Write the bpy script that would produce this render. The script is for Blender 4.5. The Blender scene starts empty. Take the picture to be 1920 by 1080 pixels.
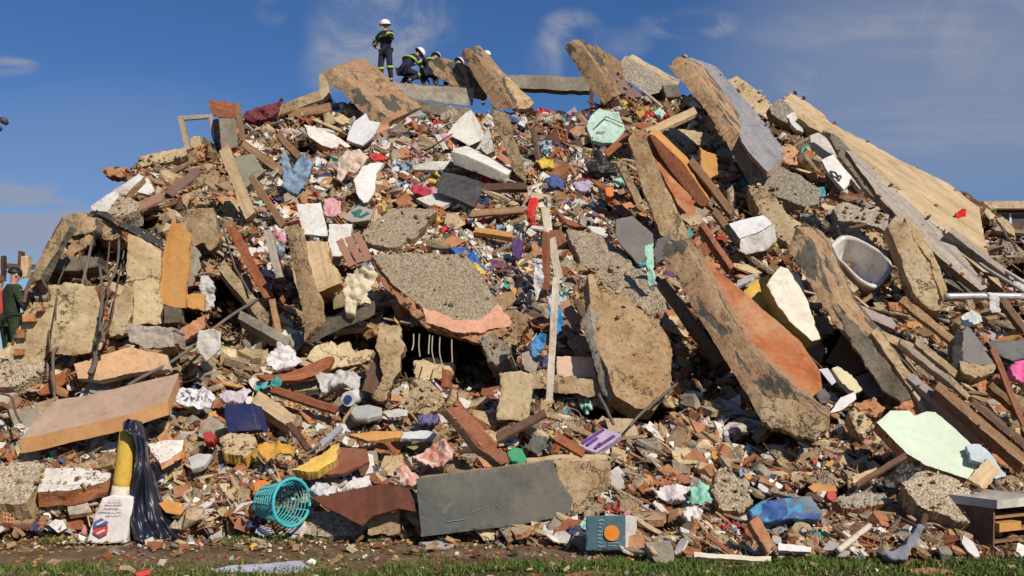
import bpy, bmesh, math, random
import numpy as np
from mathutils import Vector, Matrix, Euler, noise, geometry
R = math.radians
random.seed(11); rng = np.random.default_rng(11)
scn = bpy.context.scene
COL = scn.collection
# ------------------------------------------------------------------ camera, sky, sun, exposure
F = 1844.0; HC = 1.6; TH = math.atan(165/F)
cam = bpy.data.cameras.new('camera'); camo = bpy.data.objects.new('camera', cam); COL.objects.link(camo)
cam.sensor_width = 36; cam.lens = F/1920*36; cam.clip_end = 3000; cam.clip_start = .1
camo.location = (0, 0, HC); camo.rotation_euler = (R(90)+TH, 0, 0); scn.camera = camo
SUN_AZ, SUN_EL = 32.0, 37.0        # degrees right of the camera's back, above the horizon
scn.view_settings.view_transform = 'Standard'; scn.view_settings.look = 'None'
scn.view_settings.exposure = 0.04; scn.view_settings.gamma = 1
sdir = Vector((math.sin(R(SUN_AZ))*math.cos(R(SUN_EL)), -math.cos(R(SUN_AZ))*math.cos(R(SUN_EL)), math.sin(R(SUN_EL))))
sl = bpy.data.lights.new('sun', 'SUN'); sl.energy = 4.6; sl.angle = R(.5); sl.color = (1, .915, .79)
so = bpy.data.objects.new('sun', sl); COL.objects.link(so); so.rotation_euler = sdir.to_track_quat('Z', 'Y').to_euler()

def raydir(u, v):
    x = (u-960)/F; y = (540-v)/F
    return Vector((x, math.cos(TH)-y*math.sin(TH), math.sin(TH)+y*math.cos(TH)))
def P(u, v, Y):
    d = raydir(u, v); return Vector((0, 0, HC)) + d*(Y/d.y)

def node(nt, t, **k):
    n = nt.nodes.new(t)
    for a, b in k.items():
        if a in n.inputs: n.inputs[a].default_value = b
        else: setattr(n, a, b)
    return n
def math_(nt, op, a, b=None, clamp=False):
    n = nt.nodes.new('ShaderNodeMath'); n.operation = op; n.use_clamp = clamp
    for i, x in enumerate((a, b)):
        if x is None: continue
        if isinstance(x, (int, float)): n.inputs[i].default_value = x
        else: nt.links.new(x, n.inputs[i])
    return n.outputs[0]
def mixc(nt, f, a, b, mode='MIX'):
    n = nt.nodes.new('ShaderNodeMix'); n.data_type = 'RGBA'; n.blend_type = mode
    for s, x in ((n.inputs[0], f), (n.inputs[6], a), (n.inputs[7], b)):
        if isinstance(x, (int, float)): s.default_value = x
        elif isinstance(x, (tuple, list)): s.default_value = (*x[:3], 1)
        else: nt.links.new(x, s)
    return n.outputs[2]
def ramp(nt, fac, stops):
    n = nt.nodes.new('ShaderNodeValToRGB'); e = n.color_ramp.elements
    while len(e) < len(stops): e.new(.5)
    for i, (p, c) in enumerate(stops):
        e[i].position = p; e[i].color = (*c, 1) if len(c) == 3 else c
    nt.links.new(fac, n.inputs[0]); return n.outputs[0]

wd = bpy.data.worlds.new('World'); scn.world = wd; wd.use_nodes = True
nt = wd.node_tree; bg = nt.nodes['Background']; bg.inputs[1].default_value = .078
sky = nt.nodes.new('ShaderNodeTexSky'); sky.sky_type = 'NISHITA'; sky.sun_disc = False
sky.sun_elevation = R(SUN_EL); sky.sun_rotation = R(180-SUN_AZ); sky.air_density = 1.0; sky.dust_density = .3; sky.ozone_density = 3.0
tc = nt.nodes.new('ShaderNodeTexCoord'); sx = nt.nodes.new('ShaderNodeSeparateXYZ'); nt.links.new(tc.outputs['Generated'], sx.inputs[0])
ys = math_(nt, 'MAXIMUM', sx.outputs[1], .05)
s_ = math_(nt, 'DIVIDE', sx.outputs[0], ys); t_ = math_(nt, 'DIVIDE', sx.outputs[2], ys)
cb = nt.nodes.new('ShaderNodeCombineXYZ'); nt.links.new(s_, cb.inputs[0]); nt.links.new(t_, cb.inputs[1])
def nz(scale, sc=(1, 1, 1), det=6, rough=.6, dist=.4, rot=0):
    mp = nt.nodes.new('ShaderNodeMapping'); mp.inputs[3].default_value = sc; mp.inputs[2].default_value = (0, 0, rot); nt.links.new(cb.outputs[0], mp.inputs[0])
    n = node(nt, 'ShaderNodeTexNoise', Scale=scale, Detail=det, Roughness=rough, Distortion=dist); nt.links.new(mp.outputs[0], n.inputs['Vector']); return n.outputs[0]
def sm(x, a, b):
    n = nt.nodes.new('ShaderNodeMapRange'); n.interpolation_type = 'SMOOTHSTEP'; nt.links.new(x, n.inputs[0]); n.inputs[1].default_value = a; n.inputs[2].default_value = b; return n.outputs[0]
puff = sm(nz(9, rot=.6, det=8, dist=.9), .40, .66); streak = sm(nz(5, (1, 7, 1), rot=.12), .36, .66)
tot = None
for (u, v, ru, rv, k, tex) in ((690, 30, 130, 200, .95, puff), (680, 60, 130, 170, .22, None), (640, 140, 100, 100, .5, puff), (800, 60, 80, 120, .55, puff), (1070, 60, 75, 55, .95, puff), (1020, 115, 50, 60, .6, puff),
        (1290, 45, 120, 40, .9, puff), (1170, 80, 70, 40, .35, puff), (1500, 150, 70, 50, .55, puff), (1800, 130, 600, 360, .55, None), (1900, 60, 300, 200, .25, puff), (1650, 60, 320, 60, .3, streak), (1750, 240, 300, 70, .3, streak),
        (20, 412, 200, 62, 1.7, streak), (10, 350, 120, 32, 1.6, streak), (10, 125, 75, 24, 1.4, streak), (60, 470, 200, 60, .55, None), (200, 330, 500, 230, .22, None), (510, 20, 40, 40, .3, puff)):
    d = raydir(u, v); s0, t0 = d.x/d.y, d.z/d.y
    a = math_(nt, 'MULTIPLY', math_(nt, 'SUBTRACT', s_, s0), F/ru); b = math_(nt, 'MULTIPLY', math_(nt, 'SUBTRACT', t_, t0), F/rv)
    r2 = math_(nt, 'ADD', math_(nt, 'MULTIPLY', a, a), math_(nt, 'MULTIPLY', b, b))
    m = math_(nt, 'MULTIPLY', sm(r2, 1.0, 0.0), k)
    if tex is not None: m = math_(nt, 'MULTIPLY', m, tex)
    tot = m if tot is None else math_(nt, 'ADD', tot, m)
tot = math_(nt, 'MULTIPLY', tot, sm(sx.outputs[1], .05, .2), True)
tot = math_(nt, 'MINIMUM', tot, .85)
hs = node(nt, 'ShaderNodeHueSaturation', Saturation=1.14, Value=1.0); nt.links.new(sky.outputs[0], hs.inputs['Color'])
nt.links.new(mixc(nt, tot, mixc(nt, 1.0, hs.outputs[0], (.60, .745, .99), 'MULTIPLY'), (3.7, 4.1, 5.2)), bg.inputs[0])

# ------------------------------------------------------------------ pile depth field
TV = [-200, 0, 60, 100, 150, 200, 300, 400, 500, 600, 700, 800, 900, 950]
TY = [44, 34, 32, 30.5, 28.4, 26, 21.6, 18, 15.6, 14.2, 13.2, 12.0, 10.9, 10.35]
BU = [-600, 300, 780, 1050, 1200, 2600]; BV = [1001, 1001, 1001, 1016, 1042, 1042]
TU = [-420, -150, 0, 40, 62, 90, 125, 170, 200, 260, 340, 400, 450, 520, 570, 620, 700, 800, 840, 880, 1000, 1100, 1130, 1200, 1260, 1300, 1400, 1480, 1560, 1640, 1740, 1800, 1850, 1880, 1920, 2100, 2300, 2520]
TT = [985, 860, 690, 600, 520, 450, 408, 402, 385, 305, 282, 272, 222, 200, 186, 192, 198, 200, 214, 216, 208, 210, 192, 178, 170, 186, 222, 228, 262, 312, 352, 358, 385, 410, 432, 560, 720, 985]
def gY(v): d = raydir(960, v); return -HC/d.z*d.y
def base_v(u): return float(np.interp(u, BU, BV))+7*noise.noise(Vector((u*.016, 1.7, 0)))+4*noise.noise(Vector((u*.05, 5.7, 0)))
def top_v(u): return float(np.interp(u, TU, TT))
def surf(u, v):
    vb = base_v(u)
    if v <= 950: return float(np.interp(v, TV, TY))
    t = min(1.0, (v-950)/(vb-950)); return 10.35 + (gY(vb)-10.35)*t
CAV = [(805, 662, 110, 46, 3.6), (650, 640, 50, 16, 1.0), (610, 590, 40, 30, 1.0), (90, 515, 90, 24, 2.0), (195, 490, 50, 50, 2.0), (425, 585, 40, 60, 1.6), (1330, 650, 40, 90, 1.6), (1440, 730, 40, 50, 1.3), (1180, 775, 90, 22, 1.6),
       (1560, 655, 30, 35, .9), (1840, 690, 50, 30, .9), (1690, 520, 30, 40, .7), (900, 700, 60, 36, 2.0), (350, 590, 30, 30, 1.0), (250, 420, 30, 20, .8), (1470, 230, 25, 20, .8), (1420, 400, 30, 30, .6), (900, 985, 110, 10, .5), (1440, 830, 80, 14, .5)]
def cavity(u, v):
    d = 0
    for (a, b, ra, rb, k) in CAV:
        r = ((u-a)/ra)**2+((v-b)/rb)**2
        if r < 1.6: d = max(d, k*min(1, max(0, 1.6-r)))
    return d

def pocket(q):
    return max(0, noise.noise(Vector((q.x*1.9, q.y*1.0, q.z*2.3+11)))-.16)*2.2
# ------------------------------------------------------------------ materials
MATS = {}
def newmat(name):
    m = bpy.data.materials.new(name); m.use_nodes = True; return m, m.node_tree, m.node_tree.nodes['Principled BSDF']
def surfmat(name, cols, scale=3, rough=.9, bump=.3, speck=None, stain=None, stain_amt=.5, spec=.25, grain=None, vary=.12, bscale=30, patch=None, bdist=.02, dirt=.45, dust=None, psoft=.015, crack=0, pg=None):
    """generic weathered surface: fractal colour ramp, optional pebbles, stains, wood grain"""
    if name in MATS: return MATS[name]
    if dust is None: dust = .03 if vary <= .05 else .10
    if vary <= .05: dirt = min(dirt, .25)
    m, nt, bs = newmat(name)
    tc = nt.nodes.new('ShaderNodeTexCoord'); oi = nt.nodes.new('ShaderNodeObjectInfo')
    off = nt.nodes.new('ShaderNodeVectorMath'); off.operation = 'SCALE'; off.inputs[0].default_value = (37, 19, 53); nt.links.new(oi.outputs['Random'], off.inputs['Scale'])
    ad = nt.nodes.new('ShaderNodeVectorMath'); ad.operation = 'ADD'; nt.links.new(tc.outputs['Object'], ad.inputs[0]); nt.links.new(off.outputs[0], ad.inputs[1])
    V = ad.outputs[0]
    def nz(s, det=5, r=.6, vec=V, dist=0):
        n = node(nt, 'ShaderNodeTexNoise', Scale=s, Detail=det, Roughness=r, Distortion=dist); nt.links.new(vec, n.inputs['Vector']); return n.outputs[0]
    fac = nz(scale, 7, .68)
    if grain:
        mp = nt.nodes.new('ShaderNodeMapping'); mp.inputs[3].default_value = (grain[0], grain[1], 1); nt.links.new(tc.outputs['UV'], mp.inputs[0])
        a2 = nt.nodes.new('ShaderNodeVectorMath'); a2.operation = 'ADD'; nt.links.new(mp.outputs[0], a2.inputs[0]); nt.links.new(off.outputs[0], a2.inputs[1])
        fac = nz(1, 6, .65, a2.outputs[0], .6)
    k = len(cols); col = ramp(nt, fac, [(.3+.4*i/(k-1), c) for i, c in enumerate(cols)])
    h = nz(bscale, 4, .6)
    if speck:
        vo = node(nt, 'ShaderNodeTexVoronoi', Scale=speck[0]); nt.links.new(V, vo.inputs['Vector'])
        sp = ramp(nt, math_(nt, 'FRACT', math_(nt, 'MULTIPLY', node_sep(nt, vo.outputs['Color']), 3.7)), [(i/(len(speck[1])-1), c) for i, c in enumerate(speck[1])])
        gap = ramp(nt, vo.outputs['Distance'], [(.35, (0, 0, 0)), (.75, (1, 1, 1))])
        col = mixc(nt, speck[2], col, sp); col = mixc(nt, math_(nt, 'MULTIPLY', node_sep(nt, gap), .35), col, speck[1][0], 'MULTIPLY')
        h = math_(nt, 'SUBTRACT', h, math_(nt, 'MULTIPLY', vo.outputs['Distance'], 1.2))
    if stain:
        sf = ramp(nt, nz(1.3, 6, .7, V, .5), [(.42, (0, 0, 0)), (.62, (1, 1, 1))])
        col = mixc(nt, math_(nt, 'MULTIPLY', node_sep(nt, sf), stain_amt), col, stain)
    if crack:
        nv = node(nt, 'ShaderNodeTexNoise', Scale=3.0, Detail=5, Roughness=.7); nt.links.new(V, nv.inputs['Vector'])
        dv = nt.nodes.new('ShaderNodeVectorMath'); dv.operation = 'MULTIPLY_ADD'; nt.links.new(nv.outputs['Color'], dv.inputs[0]); dv.inputs[1].default_value = (.9, .9, .9); nt.links.new(V, dv.inputs[2])
        vc = node(nt, 'ShaderNodeTexVoronoi', feature='DISTANCE_TO_EDGE', Scale=crack); nt.links.new(dv.outputs[0], vc.inputs['Vector'])
        ck = math_(nt, 'MULTIPLY', node_sep(nt, ramp(nt, vc.outputs['Distance'], [(.008, (1, 1, 1)), (.022, (0, 0, 0))])), node_sep(nt, ramp(nt, nz(.9, 3, .5), [(.44, (0, 0, 0)), (.56, (1, 1, 1))])))
        pt_ = node_sep(nt, ramp(nt, nz(24, 3, .6), [(.62, (0, 0, 0)), (.68, (1, 1, 1))]))
        ck = math_(nt, 'MAXIMUM', ck, math_(nt, 'MULTIPLY', pt_, .6)); col = mixc(nt, ck, col, (.085, .06, .035)); h = math_(nt, 'SUBTRACT', h, math_(nt, 'MULTIPLY', ck, 1.5))
    if patch:   # hard edged patches (tar, missing render)
        pv = V
        if pg:
            mp2 = nt.nodes.new('ShaderNodeMapping'); mp2.inputs[3].default_value = (pg[0], pg[1], 1); nt.links.new(tc.outputs['UV'], mp2.inputs[0]); a3 = nt.nodes.new('ShaderNodeVectorMath'); a3.operation = 'ADD'; nt.links.new(mp2.outputs[0], a3.inputs[0]); nt.links.new(off.outputs[0], a3.inputs[1]); pv = a3.outputs[0]
        pf = ramp(nt, nz(patch[1], 5, .62, pv, .4), [(patch[2], (0, 0, 0)), (patch[2]+psoft, (1, 1, 1))])
        col = mixc(nt, node_sep(nt, pf), col, patch[0]); h = math_(nt, 'SUBTRACT', h, math_(nt, 'MULTIPLY', node_sep(nt, pf), .8))
    if dust: col = mixc(nt, math_(nt, 'MULTIPLY', node_sep(nt, ramp(nt, nz(3.5, 7, .75), [(.38, (.15, .15, .15)), (.62, (1, 1, 1))])), dust), col, (.46, .385, .285))
    if vary:
        hv = nt.nodes.new('ShaderNodeHueSaturation'); nt.links.new(col, hv.inputs['Color'])
        nt.links.new(math_(nt, 'ADD', math_(nt, 'MULTIPLY', oi.outputs['Random'], 2*vary*1.6), 1-1.6*vary), hv.inputs['Value']); col = hv.outputs[0]
    # fine dirt
    fd = ramp(nt, nz(14, 6, .75), [(.36, (.45, .36, .26)), (.52, (1, 1, 1))]); col = mixc(nt, dirt, col, fd, 'MULTIPLY')
    nt.links.new(col, bs.inputs['Base Color'])
    bs.inputs['Roughness'].default_value = rough; bs.inputs['Specular IOR Level'].default_value = spec
    if bump:
        b = node(nt, 'ShaderNodeBump', Strength=bump, Distance=bdist); nt.links.new(h, b.inputs['Height']); nt.links.new(b.outputs[0], bs.inputs['Normal'])
    MATS[name] = m; return m
def node_sep(nt, c):
    n = nt.nodes.new('ShaderNodeSeparateColor'); nt.links.new(c, n.inputs[0]); return n.outputs[0]

TAR = (.075, .07, .056)
def mat(k):
    if k in MATS: return MATS[k]
    if k[0] in '#~':   # '#r,g,b' cloth, '~r,g,b' plastic / paint
        c = tuple(float(x) for x in k[1:].split(','))
        lo = tuple(x*.72 for x in c); hi = tuple(min(.9, x*1.15) for x in c)
        if k[0] == '#': return surfmat(k, [lo, c, hi], 6, .95, .5, spec=.1, vary=.05, bscale=22, stain=(.25, .19, .12), stain_amt=.18, dust=.08)
        return surfmat(k, [lo, c, c, hi], 4, .6, .15, spec=.25, vary=.05, stain=(.3, .22, .14), stain_amt=.25, bscale=60)
    d = {
     'pebble': lambda: surfmat(k, [(.33, .26, .17), (.44, .36, .25)], 2, .95, .9, speck=(38, [(.24, .18, .11), (.50, .41, .28), (.62, .52, .38), (.36, .28, .19)], .75), bdist=.02),
     'pebble_grey': lambda: surfmat(k, [(.27, .24, .19), (.40, .35, .28)], 2, .95, .9, speck=(34, [(.20, .17, .13), (.46, .40, .31), (.56, .50, .40)], .7), bdist=.02),
     'conc': lambda: surfmat(k, [(.19, .12, .055), (.37, .265, .145), (.45, .335, .20), (.29, .20, .105)], 2.6, .95, .7, stain=(.20, .11, .045), stain_amt=.55, crack=1.3),
     'conc_pale': lambda: surfmat(k, [(.36, .26, .14), (.51, .39, .235), (.57, .46, .30)], 2.4, .95, .6, stain=(.28, .17, .08), stain_amt=.5, crack=1.2),
     'conc_grey': lambda: surfmat(k, [(.20, .17, .13), (.32, .28, .22), (.42, .37, .30)], 2.5, .95, .6, stain=(.14, .11, .07)),
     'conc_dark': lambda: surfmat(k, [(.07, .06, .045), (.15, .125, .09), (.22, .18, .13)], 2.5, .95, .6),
     'tarred': lambda: surfmat(k, [(.25, .15, .075), (.40, .28, .16), (.30, .18, .085), (.45, .33, .205)], 3.6, .95, .6, patch=(TAR, 1.0, .545), stain=(.34, .16, .09), stain_amt=.6, psoft=.025, pg=(1.0, 1.7), crack=1.4),
     'earthy': lambda: surfmat(k, [(.25, .155, .07), (.40, .285, .155), (.47, .35, .21)], 2.6, .95, .7, stain=(.27, .12, .04), stain_amt=.6, crack=1.1),
     'plaster': lambda: surfmat(k, [(.58, .55, .50), (.72, .69, .64), (.78, .76, .72)], 1.5, .8, .25, stain=(.40, .29, .18), stain_amt=.45, crack=1.6),
     'cream': lambda: surfmat(k, [(.42, .31, .165), (.57, .445, .255), (.62, .50, .31)], 2.2, .9, .4, stain=(.33, .20, .09), stain_amt=.55, crack=1.0),
     'peach': lambda: surfmat(k, [(.58, .34, .18), (.66, .40, .22)], 1.5, .9, .15, stain=(.5, .3, .17), stain_amt=.4),
     'pinkpl': lambda: surfmat(k, [(.50, .24, .15), (.62, .33, .22)], 3, .9, .3),
     'mintp': lambda: surfmat(k, [(.58, .68, .52), (.64, .73, .57)], 1.2, .6, .06, stain=(.44, .45, .32), stain_amt=.35, dust=.06, vary=0, dirt=.16),
     'brick': lambda: surfmat(k, [(.24, .07, .024), (.38, .12, .042), (.47, .18, .07), (.40, .22, .11)], 5, .95, .6, stain=(.45, .33, .20), stain_amt=.5),
     'brickrow': lambda: surfmat(k, [(.36, .12, .045), (.50, .20, .08), (.46, .29, .16)], 6, .95, .8, patch=((.05, .022, .012), 9, .56), stain=(.48, .36, .23)),
     'wood_red': lambda: surfmat(k, [(.15, .040, .014), (.25, .072, .024), (.34, .115, .042)], 3, .6, .25, grain=(.9, 14), vary=.15),
     'wood_dark': lambda: surfmat(k, [(.055, .026, .016), (.11, .052, .03), (.16, .082, .048)], 3, .7, .3, grain=(1, 12), vary=.15),
     'wood_brown': lambda: surfmat(k, [(.17, .085, .038), (.27, .145, .068), (.37, .22, .115)], 3, .8, .35, grain=(1, 13), vary=.15),
     'wood_pale': lambda: surfmat(k, [(.40, .27, .13), (.55, .40, .22), (.63, .49, .30)], 3, .8, .3, grain=(1, 12), stain=(.32, .20, .10), stain_amt=.35),
     'wood_orange': lambda: surfmat(k, [(.42, .19, .045), (.54, .265, .075), (.56, .32, .12)], 2, .8, .15, grain=(.6, 2.5), vary=0),
     'wood_grey': lambda: surfmat(k, [(.20, .165, .14), (.34, .29, .24), (.45, .39, .33)], 3, .9, .4, grain=(1, 14)),
     'parquet': lambda: surfmat(k, [(.23, .058, .017), (.34, .092, .028), (.42, .145, .052)], 2.5, .8, .25, grain=(.8, 4), stain=(.5, .33, .18), stain_amt=.5, vary=0),
     'rooftan': lambda: surfmat(k, [(.28, .18, .08), (.54, .385, .20), (.66, .51, .32)], 3, .9, .5, grain=(.6, 7), stain=(.62, .50, .36), stain_amt=.4, vary=0),
     'slate': lambda: surfmat(k, [(.17, .175, .20), (.27, .275, .31), (.36, .36, .40)], 3, .75, .3, grain=(.8, 9), stain=(.45, .38, .30), stain_amt=.5),
     'greyslab': lambda: surfmat(k, [(.060, .068, .070), (.082, .090, .090), (.10, .105, .100)], 1.4, .85, .12, stain=(.19, .165, .12), stain_amt=.55, vary=0),
     'greypanel': lambda: surfmat(k, [(.15, .135, .12), (.20, .18, .165)], 2, .7, .1, vary=0),
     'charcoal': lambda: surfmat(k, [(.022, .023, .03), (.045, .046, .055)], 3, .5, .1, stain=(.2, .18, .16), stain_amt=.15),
     'black': lambda: surfmat(k, [(.008, .008, .009), (.02, .02, .022)], 3, .45, .3),
     'metal': lambda: surfmat(k, [(.35, .35, .36), (.55, .55, .56)], 6, .35, .1, spec=.8, stain=(.25, .16, .1), stain_amt=.3),
     'rust': lambda: surfmat(k, [(.07, .042, .028), (.15, .09, .055)], 8, .9, .4),
     'rustsheet': lambda: surfmat(k, [(.075, .024, .014), (.12, .038, .02), (.15, .055, .03)], 2, .75, .2, grain=(6, .5), vary=0),
     'polewhite': lambda: surfmat(k, [(.48, .41, .30), (.66, .59, .47), (.70, .65, .55)], 2, .8, .3, grain=(1, 8), stain=(.30, .2, .11), stain_amt=.6),
     'foam': lambda: surfmat(k, [(.62, .36, .06), (.76, .48, .10), (.78, .55, .18)], 3, .95, .4, stain=(.3, .16, .03), stain_amt=.5, vary=0),
     'enamel': lambda: surfmat(k, [(.66, .62, .55), (.80, .78, .74)], 1.5, .3, .05, spec=.5, stain=(.42, .33, .22), stain_amt=.6),
     'matt_top': lambda: surfmat(k, [(.33, .215, .15), (.43, .30, .215), (.47, .34, .255)], 1.2, .9, .15, stain=(.36, .22, .14), stain_amt=.4, vary=0),
     'matt_side': lambda: surfmat(k, [(.42, .21, .08), (.52, .28, .12)], 2, .9, .2, vary=0),
     'floral': lambda: surfmat(k, [(.60, .58, .58), (.72, .70, .70)], 3, .9, .3, patch=((.10, .10, .14), 22, .56), vary=0),
     'check': lambda: surfmat(k, [(.62, .36, .27), (.50, .20, .15)], 3, .9, .4, patch=((.66, .50, .40), 7, .52), vary=0),
     'printblue': lambda: surfmat(k, [(.016, .045, .20), (.03, .09, .30)], 5, .6, .4, patch=((.06, .26, .42), 6, .55), stain=(.40, .38, .12), stain_amt=.5, vary=0),
     'bathtile': lambda: surfmat(k, [(.60, .59, .56), (.72, .71, .68)], 2, .5, .15, patch=((.25, .22, .2), 6, .66), stain=(.5, .42, .33)),
     'camo': lambda: surfmat(k, [(.012, .030, .016), (.022, .048, .024)], 4, .95, .3, patch=((.04, .045, .022), 9, .54), dust=.04, vary=0),
     'skin': lambda: surfmat(k, [(.45, .24, .16), (.52, .29, .2)], 4, .6, .05, dust=.04, vary=0),
     'navy': lambda: surfmat(k, [(.010, .012, .028), (.018, .021, .045)], 6, .9, .4, dust=.04, vary=0),
     'hivis': lambda: surfmat(k, [(.32, .43, .04), (.40, .52, .07)], 6, .7, .1, dust=.04, vary=0),
     'helmet': lambda: surfmat(k, [(.78, .78, .80), (.84, .84, .86)], 6, .25, 0, spec=.6, dust=.04, vary=0),
    }
    return d[k]()
# vertex coloured rubble
def rubblemat(name, att, bump=.5):
    m, nt, bs = newmat(name)
    a = nt.nodes.new('ShaderNodeAttribute'); a.attribute_name = att
    tc = nt.nodes.new('ShaderNodeTexCoord'); n = node(nt, 'ShaderNodeTexNoise', Scale=9, Detail=7, Roughness=.75); nt.links.new(tc.outputs['Object'], n.inputs['Vector'])
    c = mixc(nt, .7, a.outputs[0], ramp(nt, n.outputs[0], [(.34, (.42, .36, .28)), (.5, (.9, .85, .8)), (.66, (1.15, 1.12, 1.05))]), 'MULTIPLY')
    nt.links.new(c, bs.inputs['Base Color']); bs.inputs['Roughness'].default_value = .95; bs.inputs['Specular IOR Level'].default_value = .15
    n2 = node(nt, 'ShaderNodeTexNoise', Scale=35, Detail=5); nt.links.new(tc.outputs['Object'], n2.inputs['Vector'])
    b = node(nt, 'ShaderNodeBump', Strength=bump, Distance=.03); nt.links.new(n2.outputs[0], b.inputs['Height']); nt.links.new(b.outputs[0], bs.inputs['Normal'])
    return m

# ------------------------------------------------------------------ object helpers
def tag(o, label=None, cat=None, group=None, kind=None):
    if label: o['label'] = label
    if cat: o['category'] = cat
    if group: o['group'] = group
    if kind: o['kind'] = kind
    elif cat: o['kind'] = 'thing'
    return o
ABS = {}
def link(o, origin, parent=None):
    COL.objects.link(o); ABS[o.name] = Vector(origin)
    if parent is not None: o.parent = parent; o.location = Vector(origin)-ABS[parent.name]
    else: o.location = origin
    return o
def meshobj(name, verts, faces, mats, midx=None, parent=None, uvs=None, smooth=False, origin=None, recalc=True):
    vs = [Vector(v) for v in verts]
    if origin is None:
        if parent is not None: origin = ABS[parent.name]
        else:
            zs = min(v.z for v in vs); c = sum(vs, Vector())/len(vs); origin = Vector((c.x, c.y, zs))
    me = bpy.data.meshes.new(name); me.from_pydata([v-origin for v in vs], [], faces)
    for m in mats: me.materials.append(mat(m) if isinstance(m, str) else m)
    if midx is not None: me.polygons.foreach_set('material_index', midx)
    if uvs is not None:
        uv = me.uv_layers.new(name='UVMap'); i = 0
        for p, fu in zip(me.polygons, uvs):
            for li, q in zip(p.loop_indices, fu): uv.data[li].uv = q
    if recalc:
        bm = bmesh.new(); bm.from_mesh(me); bmesh.ops.recalc_face_normals(bm, faces=bm.faces); bm.to_mesh(me); bm.free()
    if smooth: me.polygons.foreach_set('use_smooth', [True]*len(me.polygons))
    me.update()
    o = bpy.data.objects.new(name, me); return link(o, origin, parent)
def empty(name, loc, label=None, cat=None, group=None):
    o = bpy.data.objects.new(name, None); o.empty_display_size = .2; link(o, loc); return tag(o, label, cat, group)
def pp(s): return [tuple(float(c) for c in t.split(',')) for t in s.split()]
def nrm(az, el): return Vector((math.sin(R(az))*math.cos(R(el)), -math.cos(R(az))*math.cos(R(el)), math.sin(R(el))))
HERO = []
def slab(name, label, cat, poly, front='conc', side=None, az=0, el=45, th=.12, ext=None, jag=.02, amp=.012, fq=2.5, prot=.18, fit=False, grain=None, parent=None,
         smooth=False, group=None, rough=None, mark=True, Y=None, res=26, rings=2, seed=None):
    """an outline seen in the photograph, put on a real inclined plane and given real thickness"""
    if isinstance(poly, str): poly = pp(poly)
    side = side or front
    cu = sum(p[0] for p in poly)/len(poly); cv = sum(p[1] for p in poly)/len(poly)
    dens = []
    for i in range(len(poly)):
        a, b = poly[i], poly[(i+1) % len(poly)]
        for t in (0, .5): dens.append((a[0]+(b[0]-a[0])*t, a[1]+(b[1]-a[1])*t))
    if fit:
        A = np.array([[*P(u, v, surf(u, v))] for u, v in dens]); c = A.mean(0); _, _, vt = np.linalg.svd(A-c); n = Vector(vt[2])
        if n.y > 0: n = -n
        n = nrm(math.degrees(math.atan2(n.x, -n.y))+az, math.degrees(math.asin(n.z))+el-45); pt = Vector(c)
    else: n = nrm(az, el); pt = P(cu, cv, surf(cu, cv) if Y is None else Y)
    cam0 = Vector((0, 0, HC))
    def hit(u, v, pt): d = raydir(u, v); return cam0 + d*((pt-cam0).dot(n)/d.dot(n))
    if Y is None:
        worst = max(hit(u, v, pt).y-surf(u, v) for u, v in dens)
        if fit: worst = worst*.6
        s = (worst+prot)
        pt = pt-raydir(cu, cv)*s; 
    H = [hit(u, v, pt) for u, v in poly]
    c = sum(H, Vector())/len(H)
    if grain is not None: ga = hit(cu+grain[0], cv+grain[1], pt)-hit(cu, cv, pt)
    else: ga = max(((H[(i+1) % len(H)]-H[i]) for i in range(len(H))), key=lambda e: e.length)
    a = ga.normalized(); b = n.cross(a).normalized()
    q = [((h-c).dot(a), (h-c).dot(b)) for h in H]
    per = sum(math.dist(q[i], q[(i+1) % len(q)]) for i in range(len(q))); h = per/(res*4)
    sd = (seed if seed is not None else random.random()*100)
    out = []; knot = [0, 0, 0, 1]
    for i in range(len(q)):
        p0, p1 = q[i], q[(i+1) % len(q)]; L = math.dist(p0, p1); k = max(1, int(L/h))
        nx, ny = (p1[1]-p0[1])/max(L, 1e-6), -(p1[0]-p0[0])/max(L, 1e-6)
        for j in range(k):
            t = j/k; x = p0[0]+(p1[0]-p0[0])*t; y = p0[1]+(p1[1]-p0[1])*t
            if knot[2] <= 0:      # angular break line: straight runs between random knots
                knot[0], knot[1], knot[3] = knot[1], random.uniform(-1, 1), random.randint(2, 6); knot[2] = knot[3]
            knot[2] -= 1; f_ = 1-knot[2]/knot[3]
            w = jag*((knot[0]+(knot[1]-knot[0])*f_)*.55+random.uniform(-.16, .16)) if jag else 0
            out.append((x+nx*w, y+ny*w))
    xs = [o[0] for o in out]; ysq = [o[1] for o in out]; g = max(h*1.5, math.sqrt(max(1e-4, (max(xs)-min(xs))*(max(ysq)-min(ysq)))/700))
    pts = [Vector(o) for o in out]; yy = min(ysq)+g/2
    while yy < max(ysq):
        xx = min(xs)+g/2
        while xx < max(xs):
            pxy = (xx+random.uniform(-.3, .3)*g, yy+random.uniform(-.3, .3)*g)
            if inpoly(pxy, out) and min((pxy[0]-o[0])**2+(pxy[1]-o[1])**2 for o in out) > (g*.45)**2: pts.append(Vector(pxy))
            xx += g
        yy += g
    V2, _, Fc, *_ = geometry.delaunay_2d_cdt(pts, [], [list(range(len(out)))], 1, 1e-5)
    if not Fc: return None
    if ext is not None: e = P(cu+ext[0], cv+ext[1], c.y+ext[2])-c+(c-P(cu, cv, c.y))
    else: e = -n*th
    rough = rough if rough is not None else min(.03, e.length*.12)
    cnt = {}
    for f in Fc:
        for i in range(len(f)):
            x, y = f[i], f[(i+1) % len(f)]; cnt.setdefault((min(x, y), max(x, y)), []).append((x, y))
    bed = [v[0] for v in cnt.values() if len(v) == 1]
    bset = set(x for ed in bed for x in ed)
    verts = []; N = len(V2)
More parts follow.
